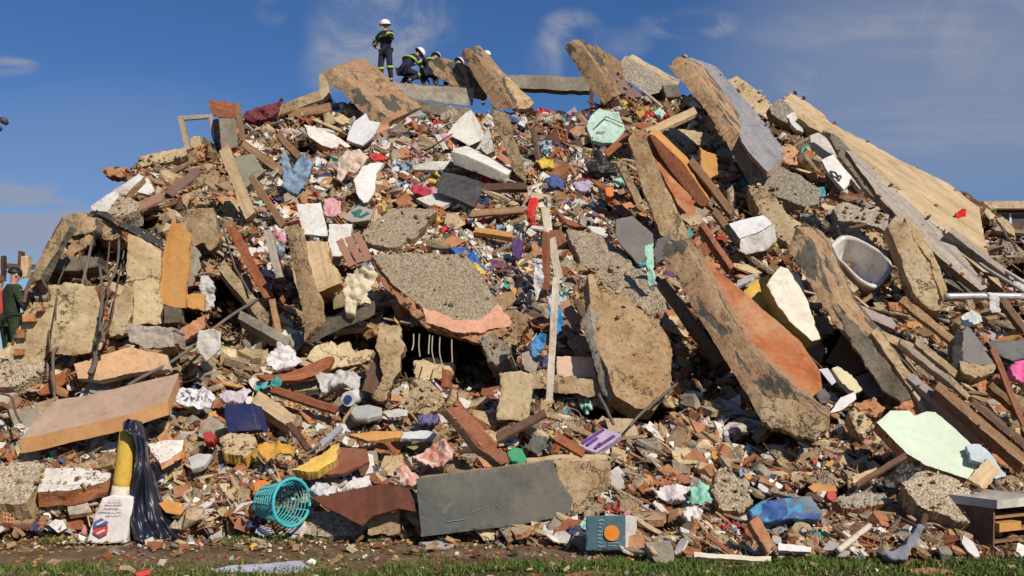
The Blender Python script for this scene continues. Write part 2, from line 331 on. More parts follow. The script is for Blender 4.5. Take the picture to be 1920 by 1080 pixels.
    for i, p in enumerate(V2):
        w = c+a*p[0]+b*p[1]; k = noise.fractal(Vector((p[0]*fq, p[1]*fq, sd)), .9, 2.1, 4)*amp
        if i in bset: k -= abs(noise.noise(Vector((p[0]*9, p[1]*9, sd+3))))*rough*.8
        verts.append(w+n*k)
    for i, p in enumerate(V2):
        k = noise.fractal(Vector((p[0]*fq, p[1]*fq, sd+40)), .9, 2.1, 3)*amp
        verts.append(c+a*p[0]+b*p[1]+e+n*k)
    faces = [tuple(f) for f in Fc]+[tuple(N+i for i in reversed(f)) for f in Fc]
    UV = [[(V2[i][0], V2[i][1]) for i in f] for f in faces[:len(Fc)]]+[[(V2[i-N][0], V2[i-N][1]) for i in f] for f in faces[len(Fc):]]
    mi = [0]*(len(faces))
    ringid = {}
    for r in range(1, rings+1):
        for i in bset:
            t = r/(rings+1); w = verts[i].lerp(verts[N+i], t); kk = rough
            w = w+Vector((noise.noise(w*7), noise.noise(w*7+Vector((9, 0, 0))), noise.noise(w*7+Vector((0, 9, 0)))))*kk
            ringid[(r, i)] = len(verts); verts.append(w)
    for i in bset: ringid[(0, i)] = i; ringid[(rings+1, i)] = N+i
    for (x, y) in bed:
        for r in range(rings+1):
            faces.append((ringid[(r, y)], ringid[(r, x)], ringid[(r+1, x)], ringid[(r+1, y)])); mi.append(1)
            sx0 = V2[x].dot(Vector((1, 1))); sy0 = V2[y].dot(Vector((1, 1))); d0, d1 = e.length*r/(rings+1), e.length*(r+1)/(rings+1)
            UV.append([(sy0, d0), (sx0, d0), (sx0, d1), (sy0, d1)])
    o = meshobj(name, verts, faces, [front, side], mi, parent, UV, smooth)
    if parent is None: tag(o, label, cat, group)
    elif label: o['label'] = label
    if mark: HERO.append((poly, min(p[0] for p in poly), max(p[0] for p in poly), min(p[1] for p in poly), max(p[1] for p in poly)))
    o['_pl'] = [*c, *n]
    return o
def inpoly(p, poly):
    x, y = p[0], p[1]; ins = False; j = len(poly)-1
    for i in range(len(poly)):
        xi, yi = poly[i][0], poly[i][1]; xj, yj = poly[j][0], poly[j][1]
        if (yi > y) != (yj > y) and x < (xj-xi)*(y-yi)/(yj-yi)+xi: ins = not ins
        j = i
    return ins
def cloth(name, label, cat, poly, c, prot=.16, amp=.07, el=40, az=0, fq=4.5, jag=.03, th=.04, **k):
    return slab(name, label, cat, poly, c, c, az=az, el=el, th=th, amp=amp, fq=fq, jag=jag, prot=prot, smooth=True, rings=1, res=30, **k)
def plank(name, label, cat, p0, p1, w, m='wood_brown', prot=.2, th=.04, jag=.012, ends=.5, az=0, el=50, **k):
    """a board or beam lying between two points of the picture; w = its width in pixels"""
    dx, dy = p1[0]-p0[0], p1[1]-p0[1]; L = math.hypot(dx, dy); nx, ny = -dy/L*w/2, dx/L*w/2
    e = random.uniform(-ends, ends)*w/L
    poly = [(p0[0]+nx, p0[1]+ny), (p0[0]-nx-dx*e, p0[1]-ny-dy*e), (p1[0]-nx, p1[1]-ny), (p1[0]+nx+dx*e*.7, p1[1]+ny+dy*e*.7)]
    return slab(name, label, cat, poly, m, k.pop('side', m), az=az, el=el, th=th, jag=jag, amp=.004, prot=prot, grain=(dx, dy), res=18, rings=1, **k)
def tube_mesh(pts, r, seg=7, closed=False):
    vs = []; fs = []; n = len(pts); up = Vector((.3, .2, 1)).normalized()
    for i, p in enumerate(pts):
        if closed: t = (pts[(i+1) % n]-pts[i-1])
        else: t = pts[min(i+1, n-1)]-pts[max(i-1, 0)]
        t.normalize(); a = t.cross(up)
        if a.length < .05: a = t.cross(Vector((1, 0, 0)))
        a.normalize(); b = t.cross(a); rr = r[i] if isinstance(r, (list, tuple)) else r
        for k in range(seg): vs.append(p+a*(math.cos(2*math.pi*k/seg)*rr)+b*(math.sin(2*math.pi*k/seg)*rr))
    m = n if closed else n-1
    for i in range(m):
        for k in range(seg): fs.append((i*seg+k, i*seg+(k+1) % seg, ((i+1) % n)*seg+(k+1) % seg, ((i+1) % n)*seg+k))
    if not closed: fs.append(tuple(range(seg))); fs.append(tuple((n-1)*seg+k for k in range(seg)))
    return vs, fs
def tube(name, label, cat, uvp, r, m='rust', prot=.3, parent=None, group=None, wob=.02, Y=None, mark=False, Ys=None):
    if isinstance(uvp, str): uvp = pp(uvp)
    pts = [P(u, v, (surf(u, v)-prot) if Y is None else Y) for u, v in uvp]; fine = []
    if Ys: pts = [P(u, v, Ys[0]+(Ys[1]-Ys[0])*i/(len(uvp)-1)) for i, (u, v) in enumerate(uvp)]
    for i in range(len(pts)-1):
        k = 6
        for j in range(k):
            t = j/k; p0 = pts[max(i-1, 0)]; p1 = pts[i]; p2 = pts[i+1]; p3 = pts[min(i+2, len(pts)-1)]
            fine.append(.5*((2*p1)+(p2-p0)*t+(2*p0-5*p1+4*p2-p3)*t*t+(3*p1-p0-3*p2+p3)*t**3))
    fine.append(pts[-1]); fine = [p+Vector((noise.noise(p*2.3), noise.noise(p*2.3+Vector((5, 0, 0))), noise.noise(p*2.3+Vector((0, 5, 0)))))*wob for p in fine]
    vs, fs = tube_mesh(fine, r); o = meshobj(name, vs, fs, [m], parent=parent, smooth=True)
    if parent is None: tag(o, label, cat, group)
    return o
def merge(parts):
    V = []; Fs = []
    for vs, fs in parts:
        k = len(V); V += list(vs); Fs += [tuple(i+k for i in f) for f in fs]
    return V, Fs
def box(c, dx, dy, dz):
    c = Vector(c); vs = [c+dx*i+dy*j+dz*k for i in (-.5, .5) for j in (-.5, .5) for k in (-.5, .5)]
    return vs, [(0, 1, 3, 2), (4, 6, 7, 5), (0, 4, 5, 1), (2, 3, 7, 6), (0, 2, 6, 4), (1, 5, 7, 3)]
# ------------------------------------------------------------------ the setting: ground, mound, far building
def ground():
    xs = np.concatenate([np.linspace(-300, -16, 14), np.linspace(-15, 15, 121), np.linspace(16, 300, 14)])
    ys_ = np.concatenate([np.linspace(-40, 5.5, 10), np.linspace(6, 13, 90), np.linspace(14, 60, 16), np.linspace(70, 900, 12)])
    V = []; 
    for y in ys_:
        for x in xs:
            near = max(0, 1-abs(y-9)/8)
            V.append((x, y, -.02+near*(noise.fractal(Vector((x*.6, y*1.4, 0)), 1, 2, 4)*.035)))
    n = len(xs); Fs = [(j*n+i, j*n+i+1, (j+1)*n+i+1, (j+1)*n+i) for j in range(len(ys_)-1) for i in range(n-1)]
    m, nt, bs = newmat('ground_dirt')
    tc = nt.nodes.new('ShaderNodeTexCoord'); O = tc.outputs['Object']
    def nz(s, d=6, r=.65):
        q = node(nt, 'ShaderNodeTexNoise', Scale=s, Detail=d, Roughness=r); nt.links.new(O, q.inputs['Vector']); return q.outputs[0]
    dirt = ramp(nt, nz(2.2), [(.3, (.13, .08, .045)), (.5, (.21, .14, .082)), (.7, (.30, .21, .135))])
    soil = ramp(nt, nz(14), [(.35, (.5, .45, .4)), (.6, (1.1, 1.05, 1))]); dirt = mixc(nt, .8, dirt, soil, 'MULTIPLY')
    grass = ramp(nt, nz(5), [(.35, (.05, .055, .018)), (.6, (.09, .09, .03))])
    sx = nt.nodes.new('ShaderNodeSeparateXYZ'); nt.links.new(O, sx.inputs[0])
    yy = math_(nt, 'SUBTRACT', math_(nt, 'ADD', math_(nt, 'ADD', 8.5, math_(nt, 'MULTIPLY', sx.outputs[0], .07)), math_(nt, 'MULTIPLY', math_(nt, 'SUBTRACT', nz(1.6), .5), 1.2)), sx.outputs[1])
    mk = nt.nodes.new('ShaderNodeMapRange'); nt.links.new(yy, mk.inputs[0]); mk.inputs[1].default_value = 0; mk.inputs[2].default_value = .25
    nt.links.new(mixc(nt, mk.outputs[0], dirt, grass), bs.inputs['Base Color']); bs.inputs['Roughness'].default_value = 1; bs.inputs['Specular IOR Level'].default_value = .1
    b = node(nt, 'ShaderNodeBump', Strength=.7, Distance=.03); nt.links.new(nz(25), b.inputs['Height']); nt.links.new(b.outputs[0], bs.inputs['Normal'])
    o = meshobj('ground', V, Fs, [m], origin=Vector((0, 0, 0)), smooth=True, recalc=False); tag(o, kind='structure')
ground()
PAL = {
 'tan': (.42, .30, .165), 'tan2': (.31, .20, .10), 'pale': (.56, .46, .32), 'grey': (.27, .24, .20), 'brick': (.34, .10, .035), 'orange': (.46, .19, .06), 'brown': (.14, .064, .030), 'dark': (.05, .04, .03),
 'white': (.76, .73, .68), 'lilac': (.45, .40, .42), 'red': (.50, .03, .03), 'blue': (.05, .14, .38), 'teal': (.06, .36, .36), 'pink': (.66, .30, .34), 'yellow': (.70, .48, .06), 'mint': (.35, .62, .48), 'navy': (.03, .035, .10), 'lblue': (.36, .48, .62), 'purple': (.16, .07, .25)}
def region(u, v):
    if v > 720: w = dict(tan=22, tan2=22, pale=11, brick=18, orange=7, brown=14, white=9, grey=5, dark=5, lilac=3, red=1, blue=1, teal=.7, pink=1.5, yellow=1)
    elif u < 470: w = dict(tan=34, tan2=22, pale=14, brick=8, orange=5, brown=9, white=3, grey=7, dark=6)
    elif u < 1160 and v < 560: w = dict(tan=22, tan2=17, pale=13, brick=13, orange=5, brown=12, white=16, grey=5, dark=5, lilac=4, red=2.2, blue=1.6, teal=1, pink=2.2, yellow=1.6, mint=1.4, navy=1.5, lblue=1.8, purple=.8)
    elif u < 1160: w = dict(tan=34, tan2=22, pale=18, brick=8, orange=4, brown=8, white=5, grey=7, dark=5)
    elif u < 1500: w = dict(tan=20, tan2=20, pale=10, brick=18, orange=8, brown=15, white=7, grey=5, dark=5, red=1, teal=.5)
    else: w = dict(tan=23, tan2=20, pale=13, brick=14, orange=5, brown=13, white=5, grey=12, dark=6, lilac=7, red=.6)
    return w
def pick(u, v, q=None):
    w = region(u, v); ks = list(w); vs = list(w.values())
    if q is not None and random.random() < .5:   # neighbouring crumbs come off the same thing
        t = noise.noise(Vector((q.x*1.7, q.y*.9, q.z*2.2)))*.5+.5; t = (t*7.13) % 1.0*sum(vs); k = ks[0]
        for a, b in zip(ks, vs):
            t -= b
            if t <= 0: k = a; break
    else: k = random.choices(ks, vs)[0]
    c = PAL[k]; f = random.uniform(.62, 1.2)
    d = random.uniform(.02, .2); c = [x*(1-d)+y*d for x, y in zip(c, (.46, .38, .28))]
    return tuple(min(.85, x*f*random.uniform(.94, 1.06)) for x in c)
def mound():
    us = np.arange(-420, 2526, 7.0); NR = 150; NB = 26; V = []; Cc = []
    for u in us:
        vb = base_v(u)+4; vt = min(top_v(u)+noise.noise(Vector((u*.035, 3, 0)))*9, vb-2)
        last = None
        for r in range(NR+NB):
            if r < NR:
                v = vb+(vt-vb)*(r/(NR-1)); Y = surf(u, v); p0 = P(u, v, Y); a = max(0, min(1, (vb-v)/60))
                edge = min(1, max(0, (v-vt)/30)) if vt > 190 else min(1, max(0, (v-vt)/30))
                q = p0*1.0
                k = noise.fractal(Vector((q.x*.9, q.y*.5, q.z*1.2)), .8, 2.1, 5)*.33+noise.noise(Vector((q.x*4, q.y*2, q.z*5)))*.10
                Y2 = Y+(k*a+cavity(u, v)+pocket(q)*a)*(.25+.75*edge)*(Y/15); p = P(u, v, Y2)
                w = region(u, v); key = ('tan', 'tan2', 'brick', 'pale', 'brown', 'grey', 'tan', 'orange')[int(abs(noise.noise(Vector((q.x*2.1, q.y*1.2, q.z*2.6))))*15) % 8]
                V.append(p); Cc.append([x*.30+y*.20 for x, y in zip(PAL[key], PAL['tan2'])]); last = p  # front colours darkened so gaps between the crumbs look shaded
            else:
                t = (r-NR+1)/NB; s = last.z; p = Vector((last.x, last.y+t*max(3, s*1.3), max(-.3, s*(1-t**1.2)-.3*t))); p.x += noise.noise(p)*.2
                V.append(p); Cc.append(PAL['tan2'])
    n = NR+NB; Fs = [(i*n+r, (i+1)*n+r, (i+1)*n+r+1, i*n+r+1) for i in range(len(us)-1) for r in range(n-1)]
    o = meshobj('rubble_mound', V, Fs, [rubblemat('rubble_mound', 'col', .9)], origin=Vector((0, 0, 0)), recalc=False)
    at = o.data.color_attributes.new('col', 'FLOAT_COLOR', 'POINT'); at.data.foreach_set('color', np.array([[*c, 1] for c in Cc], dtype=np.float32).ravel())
    tag(o, kind='structure')
mound()
def building():
    b = empty('apartment_building', (46, 80, 0), 'low pale building with dark windows and white mullions far behind the right slope', 'building')
    Y = 80; p0 = P(1846, 384, Y); x0 = p0.x; zt = p0.z; x1 = x0+26
    V, Fs = merge([box((x0+13, Y+6, zt/2-.3), Vector((26, 0, 0)), Vector((0, 12, 0)), Vector((0, 0, zt-.6)))]); meshobj('wall', V, Fs, ['greypanel'], parent=b)
    V, Fs = merge([box((x0+13, Y+5.8, zt-.15), Vector((27, 0, 0)), Vector((0, 13.4, 0)), Vector((0, 0, .6)))]); meshobj('roof', V, Fs, ['conc_pale'], parent=b)
    for i in range(7):
        cx = x0+2+i*3.7
        for cz, hh in ((zt-1.6, 1.5), (zt-4.6, 1.8)):
            V, Fs = box((cx, Y-.02, cz), Vector((3.2, 0, 0)), Vector((0, .1, 0)), Vector((0, 0, hh))); w = meshobj('window', V, Fs, ['charcoal'], parent=b)
            V, Fs = merge([box((cx+k*1.55, Y-.12, cz), Vector((.16, 0, 0)), Vector((0, .1, 0)), Vector((0, 0, hh+.2))) for k in (-1, 0, 1)]+[box((cx, Y-.12, cz-hh/2), Vector((3.3, 0, 0)), Vector((0, .14, 0)), Vector((0, 0, .16)))]); meshobj('frame', V, Fs, ['~.75,.75,.75'], parent=w)
building()
# ------------------------------------------------------------------ the big slabs and beams, each a thing
S = slab
# top silhouette
o = S('concrete_slab', 'curved slab with mottled pink and tar edge, leftmost peak of the crest', 'slab', '603,132 622,128 650,150 678,178 700,200 735,226 722,244 700,232 668,200 640,172 618,160', 'tarred', az=-20, el=12, ext=(60, -22, 1.2), jag=.05, amp=.03, prot=.5, fit=False)
S('screed_layer', None, None, '626,130 660,142 700,158 760,185 800,216 735,224 700,198 660,158', 'slate', 'conc', el=55, th=.06, prot=.75, parent=o, jag=.03)
S('concrete_stump', 'pale broken upright under the curved slab on the skyline', 'slab', '598,140 614,136 618,180 612,195 598,190', 'conc_pale', el=10, th=.3, prot=.3)
o = S('concrete_slab', 'horizontal broken floor slab on the crest under the rescuers', 'slab', '690,158 735,156 800,162 845,163 888,168 886,196 850,194 800,188 740,186 700,184', 'conc_grey', 'conc', el=8, th=1.1, ext=(4, -3, 2.2), jag=.05, amp=.04, prot=.6)
S('screed_layer', None, None, '770,184 850,198 884,202 880,216 830,218 780,206', 'conc_dark', el=20, th=.15, prot=.35, parent=o)  # dark layer added to show the shadow beneath the floor slab
S('concrete_slab', 'short dark-faced slab tilted in front of the kneeling rescuer', 'slab', '803,116 818,106 856,118 884,130 905,168 888,184 850,162 815,140', 'tarred', az=-15, el=10, ext=(22, 6, .9), jag=.05, amp=.03, prot=1.1)
o = S('concrete_slab', 'pointed slab with a dark edge standing right of the rescuers', 'slab', '862,98 876,89 892,104 930,150 965,204 928,208 900,160', 'tarred', az=-25, el=10, ext=(22, -6, .8), jag=.05, amp=.03, prot=.9)
S('concrete_core', None, None, '880,90 905,108 950,140 1002,192 990,205 966,204 925,146', 'earthy', 'conc', el=35, az=15, th=.12, prot=.9, parent=o, jag=.04)
plank('concrete_beam', 'long thin beam bridging the gap of sky on the crest', 'beam', (962, 153), (1100, 157), 26, 'conc_grey', prot=0, th=.35, jag=.04, Y=29.5, el=5)
plank('support_post', 'thin dark post under the beam that bridges the gap of sky', 'post', (1110, 160), (1109, 212), 7, 'wood_dark', th=.1, Y=29, el=0)
S('concrete_slab', 'slab end jutting highest on the skyline with pink and tar patches', 'slab', '1058,90 1072,73 1092,88 1120,128 1152,182 1132,198 1108,168 1082,126', 'tarred', az=-25, el=8, ext=(18, -4, .9), jag=.05, amp=.03, prot=1.0)
S('concrete_slab', 'purple-brown face of a tilted panel just right of the highest slab end', 'slab', '1104,98 1130,112 1170,150 1204,178 1196,188 1160,180 1140,160', '~.14,.075,.07', 'conc', el=25, az=10, th=.2, prot=.7, jag=.03)
S('concrete_slab', 'rough tan slab edge leaning behind the purple-brown panel', 'slab', '1103,92 1118,84 1132,96 1170,118 1172,150 1140,138', 'tarred', el=15, th=.4, prot=.6, Y=29.6, jag=.05)
S('concrete_beam', 'grey pebbled beam with a pale top on the skyline', 'beam', '1164,112 1180,110 1240,142 1272,158 1262,170 1240,172 1215,178 1170,148', 'pebble_grey', 'conc_pale', el=15, ext=(6, -8, .7), prot=.9, jag=.04)
S('concrete_block', 'dark broken block wedged between the grey beam and the long slab', 'block', '1242,160 1268,158 1278,180 1250,182', 'conc_dark', el=20, th=.4, prot=.9)
S('concrete_slab', 'long tilted slab with tar-streaked edge descending from the right skyline', 'slab', '1253,122 1270,104 1292,120 1430,312 1440,345 1404,342 1335,222', 'tarred', az=-18, el=8, ext=(30, 4, 1.4), jag=.028, amp=.035, prot=1.0, res=34)
S('concrete_slab', 'blue-grey tiled floor slab lying on top of the long tar-streaked slab', 'slab', '1284,108 1300,108 1342,124 1400,190 1470,278 1466,300 1440,322 1405,285 1350,200', 'slate', 'conc', el=62, az=-12, th=.1, prot=1.15, jag=.04, fit=False, grain=(130, 160), res=34)
S('concrete_beam', 'thick tan beam lying parallel beside the blue-grey floor slab', 'beam', '1362,150 1382,142 1420,170 1452,200 1448,228 1420,212 1370,176', 'conc_pale', el=35, ext=(4, 14, .7), prot=.9, jag=.03)
S('concrete_beam', 'pebbled round-edged beam in the upper right below the floor slab', 'beam', '1408,306 1432,298 1500,328 1540,356 1534,382 1512,388 1450,366 1412,334', 'pebble_grey', el=40, th=.4, prot=.75, jag=.03)
# right roof
o = S('roof_slab', 'huge boarded roof slab sloping down along the right skyline', 'roof slab', '1464,192 1484,174 1506,186 1545,214 1556,230 1620,262 1700,306 1780,344 1836,388 1850,470 1880,540 1760,440 1700,392 1640,340 1590,290 1540,248 1490,222', 'rooftan', 'conc', fit=True, el=45, th=.25, prot=.9, jag=.03, grain=(220, 165), res=40, rough=.03)
tube('gutter', None, None, '1580,278 1660,350 1740,420 1830,490 1920,546', .026, '~.42,.40,.37', prot=1.2, parent=o)
tube('gutter', None, None, '1590,270 1650,330 1720,398 1800,452 1920,530', .028, '~.60,.57,.50', prot=1.15, parent=o)
S('concrete_slab', 'long grey-lilac strip lying along the lower side of the roof slab', 'slab', '1586,282 1602,284 1700,374 1782,448 1852,538 1838,544 1738,462 1652,374', 'wood_grey', 'conc_dark', el=40, az=-8, th=.12, prot=1.15, jag=.02, grain=(200, 190))
S('concrete_slab', 'dark strip for the shaded gap between the white wall panel and the grey-lilac strip', 'slab', '1548,246 1572,256 1650,340 1690,400 1668,400 1620,352 1580,300', 'conc_dark', 'earthy', el=35, az=-8, th=.1, prot=.95, jag=.02)  # dark concrete colour stands in for shade in the gap
S('concrete_block', 'pebbled block at the very top of the roof slab', 'block', '1442,200 1462,184 1478,194 1502,226 1492,238 1464,226 1446,214', 'pebble_grey', 'conc', el=15, th=.3, prot=1.25, jag=.03, amp=.03)
S('concrete_slab', 'dirty white wall panel, longest strip beside the roof slab', 'panel', '1518,254 1534,248 1570,272 1620,340 1626,352 1618,358 1560,300 1522,272', 'plaster', el=40, th=.12, prot=1.0, jag=.02)
o = S('enamel_sheet', 'white appliance panel with a small dark emblem by the roof slab', 'panel', '1540,300 1562,290 1596,330 1592,344 1582,356 1552,322', '~.78,.77,.74', el=35, th=.08, prot=1.1, jag=.008)
def strokes(parent, name, segs, w, m, lift=.012):
    """raised print on the face of a slab: segs are picture points put on the slab's own plane"""
    pl = parent['_pl']; c = Vector(pl[:3]); n = Vector(pl[3:]); cam0 = Vector((0, 0, HC)); parts = []
    for (u0, v0, u1, v1) in segs:
        a = [cam0+raydir(u, v)*((c-cam0).dot(n)/raydir(u, v).dot(n))+n*lift for u, v in ((u0, v0), (u1, v1))]
        d = a[1]-a[0]
        if d.length < 1e-4: continue
        parts.append(box((a[0]+a[1])/2, d, d.normalized().cross(n)*w, n*.006))
    V, Fs = merge(parts); return meshobj(name, V, Fs, [m], parent=parent)
strokes(o, 'emblem', [(1556, 322, 1566, 324), (1556, 322, 1562, 332), (1562, 332, 1568, 334), (1566, 324, 1572, 334), (1572, 330, 1578, 332), (1570, 340, 1577, 334), (1568, 334, 1574, 341)], .03, 'black', .02)
S('plaster_fragment', 'white torn plaster patch near the top of the roof slab', 'plaster piece', '1474,212 1490,208 1496,220 1508,236 1506,248 1494,244 1480,226', 'plaster', el=30, th=.12, prot=1.0, jag=.04)
S('brick_chunk', 'orange brick chunk below the white torn plaster patch', 'brick chunk', '1444,268 1480,272 1512,292 1510,312 1480,308 1456,292', 'brickrow', el=35, th=.3, prot=.7, jag=.05, amp=.05)
# long beams right
S('concrete_beam', 'very long curved beam with dark tarred lower edge running down the right side', 'beam', '1492,424 1520,452 1566,566 1664,676 1712,742 1702,756 1652,728 1546,576 1478,462', 'tarred', az=-20, el=15, ext=(34, -8, 1.0), jag=.025, amp=.03, prot=.75, res=40)
S('tarred_beam', 'dark tar-coated strip of beam above the mint panel', 'beam', '1560,572 1600,600 1660,674 1706,744 1690,754 1656,728 1600,646', 'conc_dark', az=-20, el=18, th=.12, prot=.95, jag=.04, amp=.03)
S('concrete_beam', 'pale tan beam end curving down from the pebbled beam', 'beam', '1402,346 1440,348 1472,392 1500,430 1482,462 1456,440 1424,396', 'conc_pale', el=25, az=-10, th=.5, prot=.7, jag=.04)
S('concrete_beam', 'left one of two pale beams standing side by side under the roof slab', 'beam', '1664,424 1680,402 1696,414 1712,446 1742,492 1764,560 1764,582 1740,578 1712,548 1690,484', 'conc_pale', az=-10, el=18, th=.35, prot=.85, jag=.03)
S('concrete_beam', 'right one of two pale beams standing side by side under the roof slab', 'beam', '1697,408 1722,424 1748,466 1778,546 1768,562 1743,488 1712,444', 'cream', az=10, el=22, th=.3, prot=.8, jag=.03)
S('concrete_slab', 'dark sheet of roofing hanging beside the two pale beams', 'slab', '1722,424 1800,470 1850,540 1846,560 1782,556 1750,466', 'conc_dark', fit=True, th=.1, prot=.35, jag=.03)
S('concrete_beam', 'speckled grey beam lying across above the bathtub', 'beam', '1562,392 1580,378 1620,388 1668,402 1664,432 1620,418 1572,414', 'pebble_grey', el=35, th=.35, prot=.65, jag=.03)
S('concrete_block', 'small speckled block touching the left end of the speckled beam', 'block', '1528,396 1558,390 1562,410 1540,422 1520,412', 'pebble_grey', el=35, th=.3, prot=.5)
S('concrete_slab', 'narrow dark-edged slab sliding below the speckled beam', 'slab', '1572,424 1650,436 1666,470 1640,462 1580,440', 'conc', el=45, th=.1, prot=.45)
# centre right
o = S('concrete_slab', 'massive floor slab with tar-patched edge leaning at centre right', 'slab', '1242,480 1250,455 1276,450 1324,524 1404,650 1502,746 1552,784 1552,810 1528,826 1430,792 1342,644', 'tarred', az=-24, el=16, th=.5, ext=(14, -14, .7), jag=.028, amp=.03, prot=.75, res=46)
S('parquet_layer', 'bright orange floor covering', None, '1286,466 1304,470 1502,640 1536,694 1550,776 1502,746 1402,648 1322,522', 'parquet', 'conc', az=14, el=38, th=.12, prot=.8, parent=o, jag=.02, grain=(200, 230), res=40)
S('broken_end', None, None, '1428,740 1480,748 1546,784 1552,806 1528,826 1470,808 1428,792', 'conc', az=-15, el=25, th=.1, prot=.98, parent=o, jag=.04, amp=.05)
plank('timber_beam', 'yellow-brown timber under the massive tar-patched slab', 'beam', (1240, 520), (1352, 680), 17, 'wood_brown', prot=.55, th=.15, el=30)
S('concrete_slab', 'large tan slab shaped like a cloth sliding down at the centre', 'slab', '1102,517 1122,513 1140,535 1225,598 1258,630 1262,720 1245,742 1228,766 1190,768 1150,742 1137,700 1116,640 1104,580', 'earthy', az=12, el=32, th=.22, prot=.6, jag=.04, amp=.07, fq=1.3, res=36)
S('concrete_slab', 'dark grey thick edge left of the large tan cloth-shaped slab', 'slab', '1088,600 1104,578 1116,640 1137,700 1152,742 1146,752 1130,740 1114,680', 'conc_grey', az=-35, el=12, th=.3, prot=.7, jag=.03)
S('concrete_slab', 'pebble-dash slope panel with many holes behind the large tan slab', 'slab', '1062,430 1115,432 1155,462 1188,500 1215,507 1238,542 1262,596 1250,618 1225,598 1140,535 1088,492', 'pebble', fit=True, el=38, th=.2, prot=.35, jag=.05, amp=.06, fq=4, res=34)
S('concrete_slab', 'long curved tan slab edge from the mint crate down to the grey panels', 'slab', '1178,262 1190,240 1208,244 1240,334 1284,418 1292,462 1240,442 1206,356', 'earthy', az=-15, el=15, th=.4, prot=.65, jag=.03, amp=.04, res=34)
S('parquet_slab', 'orange floor covering right of the long curved tan slab edge', 'panel', '1208,244 1232,262 1262,300 1290,340 1304,396 1298,410 1270,382 1246,336 1222,290', 'parquet', el=40, az=10, th=.08, prot=.55, jag=.03)
S('timber_beam', 'thick orange-brown timber box beam lying on the orange floor covering', 'beam', '1216,250 1228,254 1280,304 1330,376 1322,388 1310,384 1262,326 1238,292', 'wood_red', 'wood_orange', el=20, az=-20, ext=(8, -10, .4), prot=.95, jag=.006, amp=.003, grain=(100, 130))
S('metal_sheet', 'larger grey panel with a torn top in the centre right', 'panel', '1154,412 1186,404 1200,418 1224,438 1226,458 1216,478 1198,496 1174,470 1156,448', 'greypanel', el=30, az=-5, th=.05, prot=.6, jag=.012, amp=.01)
S('metal_sheet', 'small dark grey panel end next to the long mint rag', 'panel', '1232,448 1256,440 1250,470 1244,486 1230,494 1226,470', 'greypanel', el=15, az=-25, th=.08, prot=.75, jag=.01)
cloth('rag', 'long mint green rag hanging over the larger grey panel', 'rag', '1209,460 1224,456 1226,500 1230,534 1218,537 1212,500', '#.36,.62,.50', prot=.8, el=15)
# centre slabs
o = S('concrete_slab', 'largest pebble-dash slab with a pink lower rim at the pile centre', 'slab', '697,480 730,474 792,472 870,477 890,495 915,535 936,576 905,604 850,598 792,578 760,550 735,530', 'pebble', 'brickrow', az=10, el=38, th=.16, prot=.75, jag=.03, amp=.02, res=40)
S('plaster_rim', 'pink plaster rim', None, '788,576 850,596 905,600 936,572 954,592 956,610 930,614 900,626 850,622 800,604', 'pinkpl', 'brickrow', az=5, el=30, th=.14, prot=.8, parent=o, jag=.05)
S('brick_layer', None, None, '694,484 735,532 790,580 800,606 850,622 900,626 950,612 956,626 920,640 860,634 800,618 770,590 720,530', 'brickrow', 'brick', az=0, el=8, th=.25, prot=.62, parent=o, jag=.08, amp=.07)
S('concrete_slab', 'smaller pebble-dash slab just above the largest one', 'slab', '680,437 700,418 732,390 790,390 818,393 800,415 780,442 742,465 720,462 687,452', 'pebble', 'conc', az=8, el=42, th=.18, prot=.6, jag=.05, amp=.02)
S('concrete_pillar', 'bent tan concrete pillar standing under the largest pebble-dash slab', 'pillar', '712,606 750,606 756,650 750,696 738,722 718,750 697,744 718,706 708,650', 'conc', az=5, el=8, th=.4, prot=.9, jag=.05, amp=.04)
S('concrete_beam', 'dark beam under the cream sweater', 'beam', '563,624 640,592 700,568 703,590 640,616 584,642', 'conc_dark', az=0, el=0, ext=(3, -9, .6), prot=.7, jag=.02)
S('concrete_block', 'pale tan block below the dark hollow at the centre', 'block', '752,732 790,724 828,730 834,760 806,778 750,772', 'conc', el=30, th=.5, prot=.6, jag=.05, amp=.04)
S('wall_fragment', 'sand-coloured wall remnant inside the dark hollow', 'wall piece', '776,678 812,668 852,684 850,704 800,712 778,722', 'cream', el=15, th=.2, prot=-.6, jag=.05)
S('wall_fragment', 'low sandy wall strip with upright stubs under the dark beam', 'wall piece', '575,672 590,652 622,636 630,650 655,640 664,662 700,656 694,676 640,690 600,694', 'cream', el=12, th=.2, prot=.3, jag=.05)
S('brick_pillar', 'tan block pillar with mortar lines right of the centre hollow', 'pillar', '936,700 962,694 1000,702 994,760 988,792 932,786 938,740', 'cream', 'conc', el=8, th=.4, prot=.6, jag=.03)
S('concrete_beam', 'horizontal concrete beam right of the tan block pillar', 'beam', '992,700 1040,706 1142,716 1146,744 1100,742 1040,734 990,724', 'conc', el=12, ext=(0, -8, .7), prot=.55, jag=.04)
S('plaster_sheet', 'pale pink wall panel beside the white window pole', 'panel', '1044,668 1112,670 1118,712 1080,714 1044,704', '~.70,.50,.38', 'conc', el=8, th=.15, prot=.5, jag=.02)
S('concrete_block', 'grey boulder of concrete at the right end of the pink rim', 'block', '898,634 925,624 944,640 958,662 940,682 916,678 905,654', 'conc_grey', az=-10, el=25, th=.5, prot=.8, jag=.06, amp=.08)
S('concrete_block', 'pale rounded concrete lump left of the tan shard', 'block', '940,585 980,580 990,610 975,640 950,650 940,620', 'conc', el=25, th=.5, prot=.5, jag=.07, amp=.08)
S('wall_fragment', 'L-shaped tan wall corner with an orange left edge behind the fallen tiles', 'wall piece', '538,424 560,420 572,452 614,452 618,492 634,505 640,530 598,545 566,566 550,520', 'wood_pale', 'wood_orange', el=14, th=.3, prot=.7, jag=.03)
